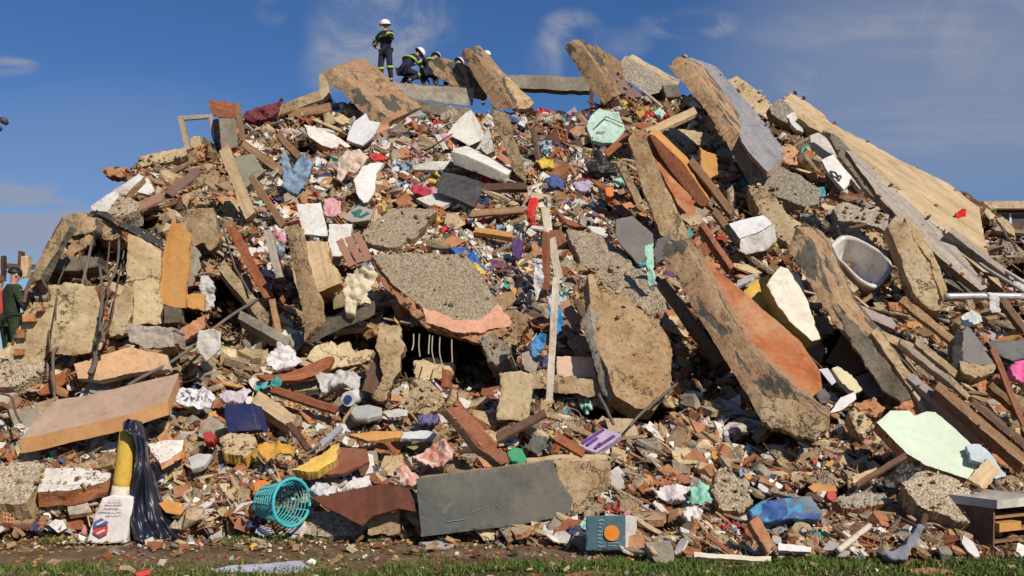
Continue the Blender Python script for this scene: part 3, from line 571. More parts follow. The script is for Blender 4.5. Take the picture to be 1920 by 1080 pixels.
S('plaster_post', 'rust-stained post forming the left edge of the tan wall corner', 'post', '536,424 552,420 566,500 586,556 596,610 570,640 566,580 552,510', 'earthy', az=-20, el=8, th=.25, prot=.85, jag=.04)
S('picture', 'dark purple framed panel hanging on the tan wall corner', 'panel', '582,500 627,496 632,530 590,536', '~.055,.018,.025', el=10, th=.05, prot=1.0, jag=.006)
S('tiled_slab', 'upper white tiled panel with a dark scratch on the tan wall corner', 'panel', '557,384 601,380 615,442 568,440', 'bathtile', el=15, th=.06, prot=1.0, jag=.02)
S('tiled_slab', 'lower white panel partly behind the fan of brown planks', 'panel', '616,421 661,419 656,452 640,482 617,479', 'bathtile', el=12, th=.06, prot=.95, jag=.02)
for i, (a, b) in enumerate((((636, 449), (660, 497)), ((652, 443), (676, 492)), ((668, 436), (692, 487)))):
    plank('plank', ('leftmost', 'middle', 'rightmost')[i]+' of the three pinkish-brown planks fanned beside the pebble slabs', 'plank', a, b, 14, '~.30,.14,.09', prot=1.15, th=.05, el=20, group='three fanned planks')
# left buildings remains
S('concrete_slab', 'broken roof corner overhanging at the far left of the pile', 'slab', '118,410 138,402 162,402 184,410 180,430 158,440 140,446 124,436', 'earthy', 'conc_dark', az=-10, el=22, th=.2, prot=1.3, jag=.06, amp=.05)
S('concrete_slab', 'curved roof edge strip descending from the roof corner at the far left', 'slab', '60,528 66,498 92,452 118,408 132,424 112,458 92,492 76,524', 'earthy', 'conc_dark', az=-20, el=12, th=.14, prot=1.0, jag=.015, amp=.04)
S('concrete_slab', 'ochre flap sagging under the roof corner', 'slab', '118,474 136,452 160,444 178,440 172,456 148,468 132,482', 'earthy', 'conc_dark', az=10, el=10, th=.12, prot=1.1, jag=.05, amp=.04)
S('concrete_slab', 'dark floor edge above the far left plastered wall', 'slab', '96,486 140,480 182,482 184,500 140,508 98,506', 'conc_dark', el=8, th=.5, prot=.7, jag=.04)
S('concrete_block', 'dark block put in for the shade beneath the tall orange board', 'block', '306,574 338,578 342,604 308,606', 'conc_dark', 'conc', az=12, el=0, th=.4, prot=1.15, jag=.01)  # dark block paints in the shade cast under the orange board
for i, s in enumerate(('118,408 95,455 78,500 50,545', '70,500 82,530 92,540', '62,512 50,550 45,566')): tube('rebar', None, None, s, .025, 'rust', prot=1.0, parent=o)
S('concrete_block', 'pale concrete block with exposed bricks above the hanging cables', 'block', '184,418 204,410 228,413 224,446 204,450 186,446', 'conc', 'brickrow', el=15, th=.4, prot=1.0, jag=.05, amp=.04)
S('wall', 'plastered wall remnant with exposed bricks at the far left', 'wall', '92,534 150,531 178,536 192,580 194,622 188,656 140,668 92,664 60,690 12,692 22,662 40,594 64,566 92,564', 'cream', 'brickrow', az=6, el=2, th=.25, prot=.75, jag=.05, amp=.03, res=40)
for i, (u, v, w, h) in enumerate(((74, 578, 10, 9), (53, 596, 22, 14), (38, 626, 14, 16), (34, 660, 16, 12))):
    S('brick', ('topmost', 'second from top', 'third from top', 'lowest')[i]+' exposed red brick on the stepped left wall edge', 'brick', [(u-w/2, v-h/2), (u+w/2, v-h/2), (u+w/2, v+h/2), (u-w/2, v+h/2)], 'brick', el=2, az=6, th=.14, Y=12.47, jag=.01, group='exposed bricks of the left wall')
S('wall', 'second plastered wall remnant narrowing between cables and cream column', 'wall', '196,590 234,532 248,542 246,590 232,626 202,632', 'cream', az=-8, el=2, th=.25, prot=.8, jag=.04)
S('concrete_column', 'tall cream plastered column with an exposed brick patch', 'column', '240,438 262,448 304,470 300,540 307,576 305,607 248,608 250,542 236,534', 'cream', 'conc', az=4, el=2, th=.4, prot=1.05, jag=.03, res=34)
S('wooden_board', 'tall orange wooden board leaning on the cream column', 'board', '322,412 340,422 357,442 350,540 347,577 318,574 290,568 297,540 308,472', 'wood_orange', az=-4, el=6, th=.06, prot=1.45, jag=.03, grain=(-20, 150))
S('wooden_board', 'small orange board end right of the tall orange board', 'board', '351,551 383,551 383,583 350,575', 'wood_orange', az=4, el=6, th=.06, prot=1.3, jag=.02)
S('concrete_column', 'tan concrete column with dark stains standing above the orange board', 'column', '350,392 402,388 412,452 395,470 380,455 362,464 352,430', 'conc', az=10, el=6, th=.45, prot=1.1, jag=.04, amp=.03)
S('concrete_slab', 'greenish broken concrete edge beside the white hanging sack', 'slab', '358,462 376,470 375,500 362,535 350,540 352,500', 'conc_grey', az=20, el=5, th=.3, prot=.9, jag=.05)
S('timber_block', 'charred grey layered timber block under the cream column', 'timber', '238,608 325,614 326,650 282,654 245,642', 'wood_grey', az=0, el=5, th=.5, prot=1.2, jag=.04, amp=.04, grain=(80, 4))
S('brick_wall_piece', 'bright orange brick face below the small orange board end', 'wall piece', '330,622 383,590 383,616 338,642', 'brick', az=10, el=5, th=.2, prot=.7, jag=.02)
S('wall_piece', 'flat peach-coloured wall panel above the mattress', 'panel', '138,682 200,664 243,652 312,664 317,690 250,700 186,712 145,710', 'peach', 'plaster', el=22, th=.12, prot=.8, jag=.02, amp=.008)
S('concrete_slab', 'pebbled slab lying under the far left wall', 'slab', '0,680 40,672 86,676 84,694 28,722 -20,726 -24,690', 'pebble', el=40, th=.2, prot=.6, jag=.03)
S('concrete_slab', 'cream flat slab crowning the left slope near the wooden frame', 'slab', '260,294 300,284 348,277 350,290 314,304 258,313', 'cream', 'conc', el=30, th=.2, prot=.6, jag=.02)
S('brick_chunk', 'hollow brick chunk overhanging into the sky on the left slope', 'brick chunk', '190,313 236,313 232,332 196,330', 'brickrow', 'brick', el=5, th=.4, prot=.3, jag=.03)
S('wall_piece', 'long white panel lying aslant on the left slope', 'panel', '170,386 196,368 260,325 270,331 236,364 202,397 172,394', 'plaster', 'earthy', el=38, az=-10, th=.14, prot=.8, jag=.01)
S('wall_piece', 'small white panel standing right of the long white panel', 'panel', '268,336 276,332 290,356 280,366 258,360', 'plaster', el=20, th=.1, prot=.8, jag=.01)
S('concrete_block', 'pebbled block under the long white panel', 'block', '225,363 262,380 258,394 217,410 200,398', 'pebble', el=40, th=.35, prot=.9, jag=.03)
plank('plank', 'reddish board under the pebbled block on the left slope', 'plank', (204, 410), (306, 366), 15, '~.30,.15,.10', prot=.85)
plank('plank', 'purple-brown board on the upper left slope', 'plank', (318, 362), (372, 318), 15, '~.20,.11,.09', prot=.6)
plank('timber_post', 'tall tan timber with nail holes leaning on the upper left', 'timber', (420, 280), (468, 402), 20, 'wood_pale', prot=1.0, th=.2, el=12, jag=.015)
plank('plank', 'brown plank dropping from the crest left of the blue garment', 'plank', (455, 268), (530, 322), 14, 'wood_brown', prot=.6)
S('board', 'red-brown wooden board standing on the skyline above the grey pillar', 'board', '390,187 420,190 450,196 442,224 398,216', 'wood_red', el=2, th=.08, prot=.8, jag=.03)
S('concrete_pillar', 'small grey pillar stub with dark left side on the skyline', 'pillar', '410,222 441,222 446,275 415,281', 'conc_grey', 'wood_dark', el=0, az=14, th=.5, ext=(-12, 2, .8), prot=.9, jag=.02)  # dark wood colour on the sides stands for the shaded left face
plank('plank', 'narrow brown upright right of the grey pillar stub', 'plank', (445, 196), (455, 262), 10, 'wood_brown', prot=.9, el=5)
S('concrete_block', 'dark box-like block behind the wooden frame', 'block', '380,257 392,262 406,278 382,281', 'conc_dark', el=5, th=.4, prot=.4)
S('concrete_block', 'small cream block inside the wooden frame', 'block', '357,258 374,254 379,278 358,280', 'cream', el=5, th=.4, prot=.4)
S('concrete_block', 'squarish tan block in the middle of the left slope', 'block', '332,360 372,348 386,380 352,392', 'conc', el=25, th=.4, prot=.7, jag=.04)
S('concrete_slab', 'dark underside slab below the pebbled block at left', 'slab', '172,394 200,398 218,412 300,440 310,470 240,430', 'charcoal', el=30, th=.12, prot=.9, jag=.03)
# upper middle pieces
S('plaster_fragment', 'long white plaster shard with brick edge below the curved slab', 'plaster piece', '570,233 600,240 635,257 657,275 630,280 604,272 580,256', 'plaster', 'brickrow', el=38, th=.2, prot=.7, jag=.02)
S('plaster_fragment', 'grey-white notched panel below the curved slab', 'plaster piece', '650,262 654,246 666,226 686,212 692,226 714,230 700,256 680,273 664,268', '~.56,.56,.57', el=25, az=10, th=.08, prot=.9, jag=.012)
o = S('box_unit', 'white tilted cupboard with a seam below the crest', 'cupboard', '837,252 852,232 874,210 892,240 900,264 880,273 860,262', '~.58,.56,.50', el=20, az=10, ext=(10, -5, .5), prot=.9, jag=.008)
S('door', None, None, '855,232 874,211 891,240 886,246', '~.66,.64,.58', el=20, az=10, th=.02, prot=1.0, parent=o, jag=0)
S('plaster_fragment', 'narrow white shard left of the white tilted cupboard', 'plaster piece', '815,252 824,252 843,282 832,282 822,266', 'plaster', el=25, th=.08, prot=.8, jag=.01)
S('box_unit', 'white box with bright lid and shaded front right of the top centre', 'cupboard', '846,284 870,290 920,312 951,328 946,344 900,326 850,308', '~.50,.46,.38', '~.78,.74,.66', el=-8, az=-28, ext=(14, -10, .9), prot=.9, jag=.006, amp=.003)  # front of the white box coloured grey-tan to carry its shade
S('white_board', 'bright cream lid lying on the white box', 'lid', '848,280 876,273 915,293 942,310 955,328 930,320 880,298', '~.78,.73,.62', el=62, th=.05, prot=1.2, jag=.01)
S('metal_sheet', 'charcoal panel lying below the white box', 'panel', '818,346 832,322 870,330 906,342 898,372 888,388 850,370 824,362', 'charcoal', el=35, th=.07, prot=.9, jag=.01)
S('plaster_fragment', 'flat white wedge left of the charcoal panel', 'plaster piece', '772,311 800,304 846,301 832,320 800,318 776,318', 'plaster', el=40, th=.08, prot=.7, jag=.01)
S('plaster_fragment', 'pointed white shard under the charcoal panel', 'plaster piece', '780,372 820,361 836,368 849,378 830,388 804,384', 'plaster', el=45, th=.08, prot=.7, jag=.01)
S('marble_slab', 'white veined marble slab right of the cream dress', 'panel', '663,338 680,311 700,306 721,305 706,326 703,358 692,376 682,380 668,362', '~.72,.69,.64', el=22, th=.08, prot=.9, jag=.03)
S('cardboard_sheet', 'grey board carrying a dark teal patch in the upper centre', 'board', '640,408 672,384 700,394 694,412 660,416', '~.34,.30,.25', el=35, th=.05, prot=.8)
S('teal_cloth', 'dark teal cloth patch on the grey board', 'cloth', '658,398 675,391 693,400 680,408 664,406', '#.02,.14,.13', el=38, th=.03, prot=.95, smooth=True)
cloth('lace_cloth', 'pink lace cloth over the right edge of the upper tiled panel', 'cloth', '606,376 624,370 640,378 640,398 622,408 608,398', '#.66,.34,.36', prot=1.2)
cloth('garment', 'light blue denim garment hanging on the upper left face', 'garment', '527,292 536,282 548,318 556,300 568,286 588,308 576,340 556,364 530,352', '#.20,.30,.42', prot=.9, el=15, amp=.12)
cloth('garment', 'cream dress spread below the white plaster shard', 'garment', '635,294 655,282 674,280 691,294 680,310 664,324 652,322 640,342 630,336', '#.68,.52,.42', prot=.9, el=20, amp=.1)
cloth('garment', 'bright red cloth above the veined marble slab', 'garment', '692,284 716,288 727,300 700,303', '#.55,.03,.03', prot=1.0)
cloth('garment', 'crimson cloth beside the pointed white shard', 'garment', '772,348 790,346 810,358 798,368 776,360', '#.45,.02,.06', prot=.9)
cloth('garment', 'cream ragged sweater hanging below the fanned planks', 'garment', '650,512 680,504 702,506 708,522 690,548 694,572 678,572 667,560 664,596 652,594 648,560 645,532', '#.66,.57,.40', prot=1.25, el=12, amp=.13, jag=.06)
cloth('garment', 'dark crimson clothes heap on the left part of the crest', 'garment', '458,212 480,202 506,196 530,184 524,204 508,222 480,226 460,228', '#.14,.012,.03', prot=.9, el=15, amp=.14)
cloth('garment', 'blue cloth with pale strap above the largest pebble-dash slab', 'garment', '842,466 866,464 890,474 896,490 915,508 892,504 870,486', '#.03,.14,.42', prot=1.0, amp=.1)
cloth('yellow_rag', 'small yellow rag at the end of the blue cloth', 'rag', '888,492 902,500 914,512 892,512', '#.70,.48,.06', prot=1.1)
cloth('garment', 'mint folded cloth right of the grey suitcase', 'garment', '1148,338 1166,330 1182,336 1188,348 1170,348', '#.30,.60,.46', prot=1.0)
cloth('garment', 'lavender cloth below the grey suitcase', 'garment', '1074,342 1104,340 1112,350 1096,360 1078,356', '#.46,.38,.52', prot=.9)
cloth('garment', 'blue clothes bundle under the yellow bag', 'garment', '1020,336 1040,328 1058,336 1056,352 1030,350', '#.05,.10,.28', prot=.9, amp=.1)
cloth('garment', 'long red scarf hanging at the upper centre', 'scarf', '990,372 1004,368 1010,376 1002,398 1004,422 992,424 988,400', '#.55,.02,.02', prot=1.0, el=12)
cloth('garment', 'white rags hanging left of the brown post', 'rag', '1002,500 1014,492 1020,520 1014,548 1004,566 1000,540', '#.66,.64,.64', prot=.9, el=12)
cloth('garment', 'purple cloth left of the white hanging rags', 'garment', '958,446 974,444 980,462 974,486 960,478', '#.07,.03,.14', prot=.8)
cloth('yellow_bag', 'yellow sack left of the black sheet', 'bag', '1004,300 1020,294 1036,300 1038,314 1016,316', '#.70,.50,.06', prot=.9, amp=.08)
cloth('plastic_sheet', 'grey and black plastic sheet with a long pointed tail', 'plastic sheet', '1110,252 1114,272 1130,292 1158,308 1166,324 1140,326 1104,322 1098,308 1114,296', 'black', prot=1.0, el=25, amp=.09)
S('suitcase', 'grey suitcase lying inside the black pointed sheet', 'suitcase', '1102,302 1130,298 1154,308 1158,322 1120,322', '~.17,.17,.18', el=30, th=.2, prot=1.1, jag=.01, smooth=True)
o = S('mint_crate', 'pale mint crumpled tarp at the top right of the centre', 'tarp', '1099,238 1108,216 1124,204 1160,210 1170,232 1172,246 1154,268 1130,268 1110,264', '#.50,.70,.60', el=28, th=.1, prot=1.0, jag=.03, amp=.06)
strokes(o, 'fold_seam', [(1112, 246, 1136, 222), (1136, 222, 1170, 236), (1118, 251, 1134, 251)], .03, 'conc_dark', .06)
cloth('garment', 'small pale mint cloth beside the grey pebbled beam', 'garment', '1224,208 1238,200 1248,212 1240,222', '#.40,.62,.52', prot=.8)
S('plastic_bucket', 'small orange plastic tub in the clothes at the upper centre', 'tub', '1134,352 1148,350 1151,366 1138,372', '~.70,.16,.02', el=20, th=.2, prot=1.0, jag=.005)
plank('plank', 'tan plank lying aslant beside the long tar-streaked slab', 'plank', (1214, 248), (1304, 206), 14, 'wood_pale', prot=1.0, th=.1)
plank('plank', 'red-brown plank rising to the mint tarp', 'plank', (1136, 288), (1178, 252), 12, 'wood_red', prot=.9)
plank('concrete_beam', 'upper of two short pale beams right of the tan plank', 'beam', (1252, 250), (1334, 262), 24, 'conc_pale', prot=.8, th=.3, el=35, jag=.04)
plank('concrete_beam', 'lower of two short pale beams right of the tan plank', 'beam', (1246, 254), (1290, 274), 12, 'conc_pale', prot=.9, th=.2, el=35)
S('timber_log', 'split orange wood log under the long tar-streaked slab', 'log', '1312,276 1328,284 1344,290 1346,326 1330,338 1318,334 1314,304', 'wood_orange', el=15, th=.25, prot=.8, jag=.04, grain=(10, 60))
S('concrete_block', 'upright grey concrete wedge between white box and crest', 'block', '922,204 950,212 958,250 976,300 980,335 962,320 944,270 926,232', 'conc', az=-15, el=10, th=.3, prot=.9, jag=.03)
S('concrete_block', 'pale pointed shard left of the upright grey wedge', 'block', '898,275 916,236 922,262 926,284 912,290', 'plaster', 'conc', az=-10, el=15, th=.2, prot=.8, jag=.02)
# middle
plank('window_pole', 'white wooden pole end standing above the brown block', 'pole', (1022, 388), (1030, 440), 15, 'polewhite', prot=1.05, el=6, th=.08)
plank('window_pole', 'white broken pole under the brown block', 'pole', (1034, 448), (1048, 522), 15, 'polewhite', prot=1.0, el=6, th=.08)
S('wood_block', 'red-brown wood block on top of the white broken pole', 'block', '1030,432 1052,430 1063,452 1046,463 1032,452', 'wood_red', el=20, th=.12, prot=1.25, jag=.01)
plank('plank', 'long brown post left of the white broken pole', 'plank', (1024, 432), (1024, 545), 15, 'wood_red', prot=.9, el=6)
o = plank('window_bars', 'tall narrow white window frame standing at the centre', 'window frame', (1043, 520), (1030, 752), 13, 'polewhite', prot=1.1, el=4, th=.06, jag=.004, ends=0)
plank('glass_pane', None, None, (1041, 600), (1031, 745), 6, '~.20,.22,.20', prot=1.16, el=4, th=.02, jag=0, ends=0, parent=o)
cloth('plastic_bag', 'upper blue plastic bag caught on the white window frame', 'bag', '1028,578 1042,572 1056,578 1052,622 1042,630 1034,622', '~.01,.20,.46', prot=1.25, el=8, amp=.06)
cloth('plastic_bag', 'lower blue plastic bag hanging left of the window frame', 'bag', '998,640 1012,624 1024,630 1020,652 1004,672 994,664', '~.01,.22,.50', prot=1.1, el=10, amp=.07)
cloth('plastic_bag', 'translucent white bag top above the upper blue bag', 'bag', '1024,560 1040,548 1054,556 1058,574 1030,578', '#.55,.56,.62', prot=1.1, el=10, amp=.07)
plank('plank', 'brick-coloured short board beside the upper blue bag', 'plank', (1056, 566), (1084, 606), 20, '~.46,.20,.10', prot=.95, el=20)
plank('plank', 'dark brown board propped left of the bent tan pillar', 'plank', (690, 735), (724, 645), 26, 'wood_dark', prot=.9, el=10)
S('curved_board', 'curved red-brown headboard on the rubble left of the pillar', 'board', '480,702 520,700 560,692 600,674 612,667 626,669 618,688 590,704 556,712 500,714', 'wood_red', el=38, th=.08, prot=.8, jag=.012, grain=(140, -25))
plank('plank', 'long red-brown board under the curved headboard', 'plank', (508, 728), (634, 768), 14, 'wood_red', prot=.75)
plank('plank', 'tan timber with brick crumbs left of the navy box', 'timber', (478, 742), (548, 790), 26, 'wood_pale', prot=.75, th=.15)
plank('plank', 'thin dark stick leaning below the tan timber', 'plank', (540, 790), (580, 842), 11, 'wood_dark', prot=.8)
plank('plank', 'thin blue-grey strip beside the yellow foam', 'plank', (600, 834), (642, 796), 10, '~.30,.32,.36', prot=.8)
o = S('timber_beam', 'big broken red-brown beam lying aslant in the lower centre', 'beam', '838,768 858,748 900,796 962,862 940,872 900,842', 'wood_red', 'wood_pale', el=30, az=10, ext=(-10, 8, .15), prot=.9, jag=.015, amp=.006, grain=(110, 110))
plank('plank', 'dark brown plank right of the big red-brown beam', 'plank', (930, 822), (1024, 772), 14, 'wood_dark', prot=.8)
plank('plank', 'small red-brown stick left of the purple box', 'plank', (1044, 818), (1094, 848), 16, 'wood_red', prot=.8)
plank('post', 'dark reddish post head standing at the centre hollow', 'post', (838, 690), (836, 728), 18, 'wood_red', prot=.95, el=8, th=.15)
cloth('plastic_heap', 'crumpled white plastic heap left of the centre', 'plastic', '496,684 506,662 522,644 546,650 566,678 548,692 520,698', '#.70,.66,.64', prot=.95, el=25, amp=.12)
cloth('plastic_heap', 'pale grey plastic scraps between headboard and dark board', 'plastic', '592,702 620,696 640,692 676,706 672,732 640,724 604,734', '#.52,.50,.48', prot=.75, el=30, amp=.12)
cloth('teal_rag', 'small teal rag at the left end of the long red-brown board', 'rag', '508,712 520,706 528,716 522,724 510,722', '#.03,.36,.36', prot=1.0)
cloth('teal_rag', 'teal strip beside the curved headboard', 'rag', '476,722 500,716 504,724 480,732', '#.05,.40,.38', prot=1.0)
S('basin', 'flat grey oval stone-like lid in the lower centre', 'lid', '656,772 664,762 690,758 716,764 716,776 690,784 664,782', '~.36,.36,.34', el=55, th=.08, prot=.7, jag=.006, smooth=True)
S('plaster_fragment', 'white jagged tile strip right of the grey oval lid', 'plaster piece', '717,772 740,766 766,768 762,780 730,782', 'plaster', el=45, th=.06, prot=.7, jag=.02)
S('board', 'orange-brown flat strip in the lower centre', 'board', '654,814 700,808 756,808 750,820 690,826', 'wood_orange', el=50, th=.05, prot=.7, jag=.01)
S('board', 'pale blue-white strip right of the orange-brown strip', 'board', '756,810 800,806 818,812 808,822 752,822', '~.55,.58,.58', el=45, th=.05, prot=.7, jag=.01)
cloth('garment', 'purple-blue cloth in front of the pale tan block', 'garment', '782,780 806,776 824,784 816,796 786,792', '#.14,.12,.30', prot=.7)
S('box', 'navy blue cardboard box in the lower left', 'box', '423,758 472,757 477,776 484,806 428,810 420,782', '~.015,.025,.10', el=8, az=-8, th=.3, prot=.9, jag=.004, amp=.004)
cloth('floral_cloth', 'black and white floral cloth right of the mattress', 'cloth', '322,738 345,728 382,726 402,742 392,762 356,758 332,752', 'floral', prot=.8, amp=.1)
cloth('garment', 'pale pink and white cloth left of the navy box', 'cloth', '410,740 430,726 456,722 472,732 456,752 424,758', '#.60,.52,.56', prot=.8, amp=.1)
S('red_bag', 'small red bag near the white-topped slab', 'bag', '381,812 394,808 404,816 398,828 384,828', '~.40,.02,.02', el=30, th=.15, prot=.8, smooth=True, jag=.01)
cloth('pillow', 'white striped pillow standing beside the orange brick face', 'pillow', '372,622 392,617 413,622 411,654 388,678 368,654', '#.60,.57,.52', prot=1.0, el=10, amp=.04)
cloth('hanging_sack', 'white sack hanging under the tan concrete column', 'sack', '376,518 390,514 402,540 400,574 388,584 374,548', '#.60,.58,.58', prot=1.2, el=4, amp=.08)
S('concrete_slab', 'broken slab with yellow-orange side right of the white panel', 'slab', '411,822 430,812 476,816 480,838 460,856 420,848', 'conc_pale', 'foam', el=50, th=.16, prot=.7, jag=.03)
# lower rows
o = S('mattress', 'tan mattress with piped edge lying at the lower left', 'mattress', '38,822 80,772 108,750 160,742 335,699 326,726 315,752 240,776 160,796 90,812', 'matt_top', 'matt_side', el=52, az=-6, th=.26, ext=(2, 27, 0), prot=1.0, jag=.004, amp=.012, rings=1, res=36, rough=.006)
tube('piping', None, None, '38,822 90,812 160,796 240,776 315,752', .014, 'cream', prot=0, parent=o, wob=0)
def on_plane(parent, ch, lift=.02):
    pass
S('concrete_slab', 'brick and concrete slab with white plaster top behind the cement bag', 'slab', '76,890 86,878 150,876 212,888 196,903 140,918 72,922', 'plaster', 'brick', el=60, th=.24, ext=(2, 28, .1), prot=.8, jag=.02)
S('concrete_slab', 'pebbled slab stack at the lower left edge', 'slab', '-20,870 40,866 84,868 70,905 50,944 -20,948', 'pebble', 'conc', el=48, th=.3, prot=.6, jag=.03)
S('wall_piece', 'white broken panel with brick underside right of the yellow tube', 'panel', '275,834 310,826 346,825 342,842 322,856 300,869', 'plaster', 'brick', el=55, th=.12, ext=(4, 12, 0), prot=.8, jag=.02)
S('plaster_fragment', 'grey-white flat tile right of the white broken panel', 'tile', '352,858 372,850 398,852 382,874 360,880', '~.50,.48,.46', el=45, th=.06, prot=.7, jag=.01)
# grey slab
o = S('concrete_slab', 'big smooth dark grey slab standing on edge at the bottom centre', 'slab', '780,898 860,887 960,874 1036,864 1048,897 1074,935 1070,962 1034,973 960,986 860,998 790,1006', 'greyslab', 'conc_pale', az=8, el=6, th=.3, ext=(6, -6, .38), prot=.35, jag=.006, amp=.006, res=40)
S('broken_end', 'rough tan broken end of the grey slab', None, '1038,866 1090,862 1142,868 1146,900 1122,930 1090,960 1068,966 1074,935 1048,897', 'conc', az=30, el=14, th=.2, prot=.38, parent=o, jag=.06, amp=.06)
strokes(o, 'scratch_marks', [(828, 962, 836, 948), (833, 964, 842, 946), (880, 962, 905, 952), (930, 946, 936, 952), (838, 978, 870, 974)], .004, '~.30,.30,.28', .009)
S('timber_board', 'yellowish board lying along the top of the grey slab', 'board', '960,862 1040,852 1136,852 1140,862 1060,870 970,872', 'wood_pale', el=60, th=.05, prot=.7, jag=.01)
S('metal_sheet', 'dark red-brown metal sheet left of the grey slab', 'metal sheet', '580,932 640,922 720,905 776,920 780,960 748,954 716,962 698,968 678,986 630,960', 'rustsheet', el=42, az=-6, th=.03, prot=.7, jag=.012, amp=.015, grain=(100, -20))
S('metal_sheet', 'reddish-brown wooden sheet right of the yellow foam', 'board', '628,838 688,842 692,866 642,888 596,890 616,862', '~.22,.075,.04', el=50, th=.04, prot=.7, jag=.015)
S('foam_piece', 'yellow foam strip in the lower left centre', 'foam', '548,884 580,862 610,846 622,834 636,832 630,862 594,886', 'foam', el=45, th=.10, prot=.85, jag=.03, amp=.03)
cloth('garment', 'yellow-orange cloth left of the yellow foam strip', 'cloth', '480,832 520,828 553,836 548,850 520,846 500,862 486,852', '#.62,.32,.05', prot=.8)
cloth('blanket', 'pink checked blanket left of the big red-brown beam', 'blanket', '772,862 800,838 828,824 852,846 846,866 830,878 800,868', 'check', prot=.8, amp=.12)
cloth('blanket', 'pink checked cloth heap above the dark red-brown sheet', 'blanket', '738,884 762,876 790,884 792,904 778,918 752,906', 'check', prot=.85, amp=.12)
cloth('garment', 'white cloth left of the pink checked cloth heap', 'cloth', '646,912 664,898 690,892 697,908 676,918 654,922', '#.62,.58,.55', prot=.8)
cloth('plastic_heap', 'white crumpled plastic right of the teal basket', 'plastic', '580,922 592,908 612,902 634,922 624,936 600,936', '#.64,.62,.64', prot=.7, amp=.1)
cloth('rag', 'white rag on the ground below the teal basket', 'rag', '480,990 490,982 504,988 514,1002 498,1008 482,1004', '#.70,.66,.62', prot=.25)
S('concrete_slab', 'flat pebbled chunk on the ground right of the teal basket', 'slab', '568,1000 588,958 620,956 660,974 676,1000 620,1004', 'pebble', el=45, th=.2, prot=.3, jag=.03)
S('concrete_chunk', 'broken horned concrete chunk with mint paint before the red-brown sheet', 'concrete chunk', '690,1002 692,956 706,952 718,966 738,960 742,946 752,950 748,1002', 'conc', el=12, th=.2, prot=.45, jag=.03, amp=.03)
S('orange_bowl', 'orange plastic bowl left of the teal basket', 'bowl', '474,906 486,900 504,902 510,914 496,924 478,922', '~.60,.17,.03', el=30, th=.15, prot=.6, smooth=True, jag=.01)
o = S('carton', 'teal printed carton with an orange sticker at the bottom centre', 'carton', '1098,968 1136,967 1173,966 1173,1031 1136,1031 1099,1032', '~.02,.12,.17', '~.70,.66,.60', az=-6, el=2, th=.3, ext=(22, 2, .25), prot=.3, jag=.004, amp=.004)
rq = random.Random(5); strokes(o, 'print', [(1122+k*3.2, 975+i*7+rq.uniform(-.8, .8), 1124+k*3.2+rq.uniform(-.5, .8), 975+i*7+rq.uniform(-1.5, 1.5)) for i in range(8) for k in range(rq.randint(2, 5))]+[(1140+k*3, 1018+j*5, 1141.6+k*3, 1017.5+j*5) for j in (0, 1) for k in range(8-j*3)], .008, '~.34,.46,.50', .008)
def disc(parent, name, u, v, rad, m, lift=.014, sx=1, sy=1, n=20, th=.005):
    pl = parent['_pl']; c = Vector(pl[:3]); nn = Vector(pl[3:]); cam0 = Vector((0, 0, HC)); d = raydir(u, v); q = cam0+d*((c-cam0).dot(nn)/d.dot(nn))+nn*lift
    a = nn.cross(Vector((0, 0, 1))).normalized(); b = nn.cross(a); vs = []
    for k in range(n): vs.append(q+a*math.cos(2*math.pi*k/n)*rad*sx+b*math.sin(2*math.pi*k/n)*rad*sy)
    vs += [x+nn*th for x in vs]; fs = [tuple(range(n)), tuple(range(n, 2*n))]+[(k, (k+1) % n, n+(k+1) % n, n+k) for k in range(n)]
    return meshobj(name, vs, fs, [m], parent=parent)
disc(o, 'sticker', 1147, 999, .068, '~.82,.26,.02')
cloth('towel', 'mint green towel heap right of the bottom centre', 'towel', '1288,936 1298,914 1312,900 1330,908 1346,924 1342,941 1312,946', '#.28,.60,.46', prot=.6, amp=.1)
cloth('garment', 'pinkish white cloth touching the mint green towel', 'cloth', '1226,926 1244,914 1262,909 1292,912 1286,938 1258,942 1240,936', '#.66,.58,.58', prot=.5, amp=.1)
cloth('garment', 'white rag just below the mint green towel', 'cloth', '1280,958 1300,950 1318,960 1308,984 1290,978', '#.68,.62,.62', prot=.45, amp=.08)
S('concrete_slab', 'upright triangular pebbled slab right of the mint green towel', 'slab', '1340,884 1360,872 1384,892 1402,920 1412,944 1386,962 1350,952 1338,920', 'pebble', 'brick', el=35, th=.2, prot=.5, jag=.04)
S('brick', 'tilted terracotta brick bar below the blue printed bag', 'brick', '1405,978 1420,965 1454,1022 1440,1035', 'brick', el=25, th=.12, prot=.4, jag=.01)
S('timber_beam', 'red-brown beam above the pinkish white cloth', 'beam', '1220,904 1250,892 1298,888 1294,904 1240,914 1226,920', 'wood_red', el=25, th=.12, prot=.6)
o = S('carton', 'purple and white flattened carton in the lower centre', 'carton', '1082,836 1106,816 1130,802 1150,808 1166,816 1142,832 1118,847', '~.46,.36,.50', el=48, th=.08, prot=.85, jag=.004)
strokes(o, 'print', [(1092, 832, 1132, 806), (1100, 836, 1120, 822), (1122, 838, 1152, 818), (1116, 842, 1126, 832)], .035, '~.10,.03,.22', .01)
S('plastic_bucket', 'bright green plastic tub at the end of the big red-brown beam', 'tub', '950,848 962,838 978,842 988,862 982,870 958,864', '~.01,.34,.14', el=25, th=.2, prot=.9, smooth=True, jag=.01)
cloth('garment', 'dark grey-green cloth right of the bright green tub', 'cloth', '982,836 1000,820 1026,820 1028,838 1004,846', '#.09,.11,.10', prot=.7)
o = S('printed_bag', 'blue printed plastic bag lying at the lower right', 'bag', '1405,956 1426,940 1486,930 1522,928 1534,944 1542,962 1536,973 1490,972 1440,978 1410,970', 'printblue', el=30, th=.14, prot=.6, smooth=True, amp=.05, jag=.012)
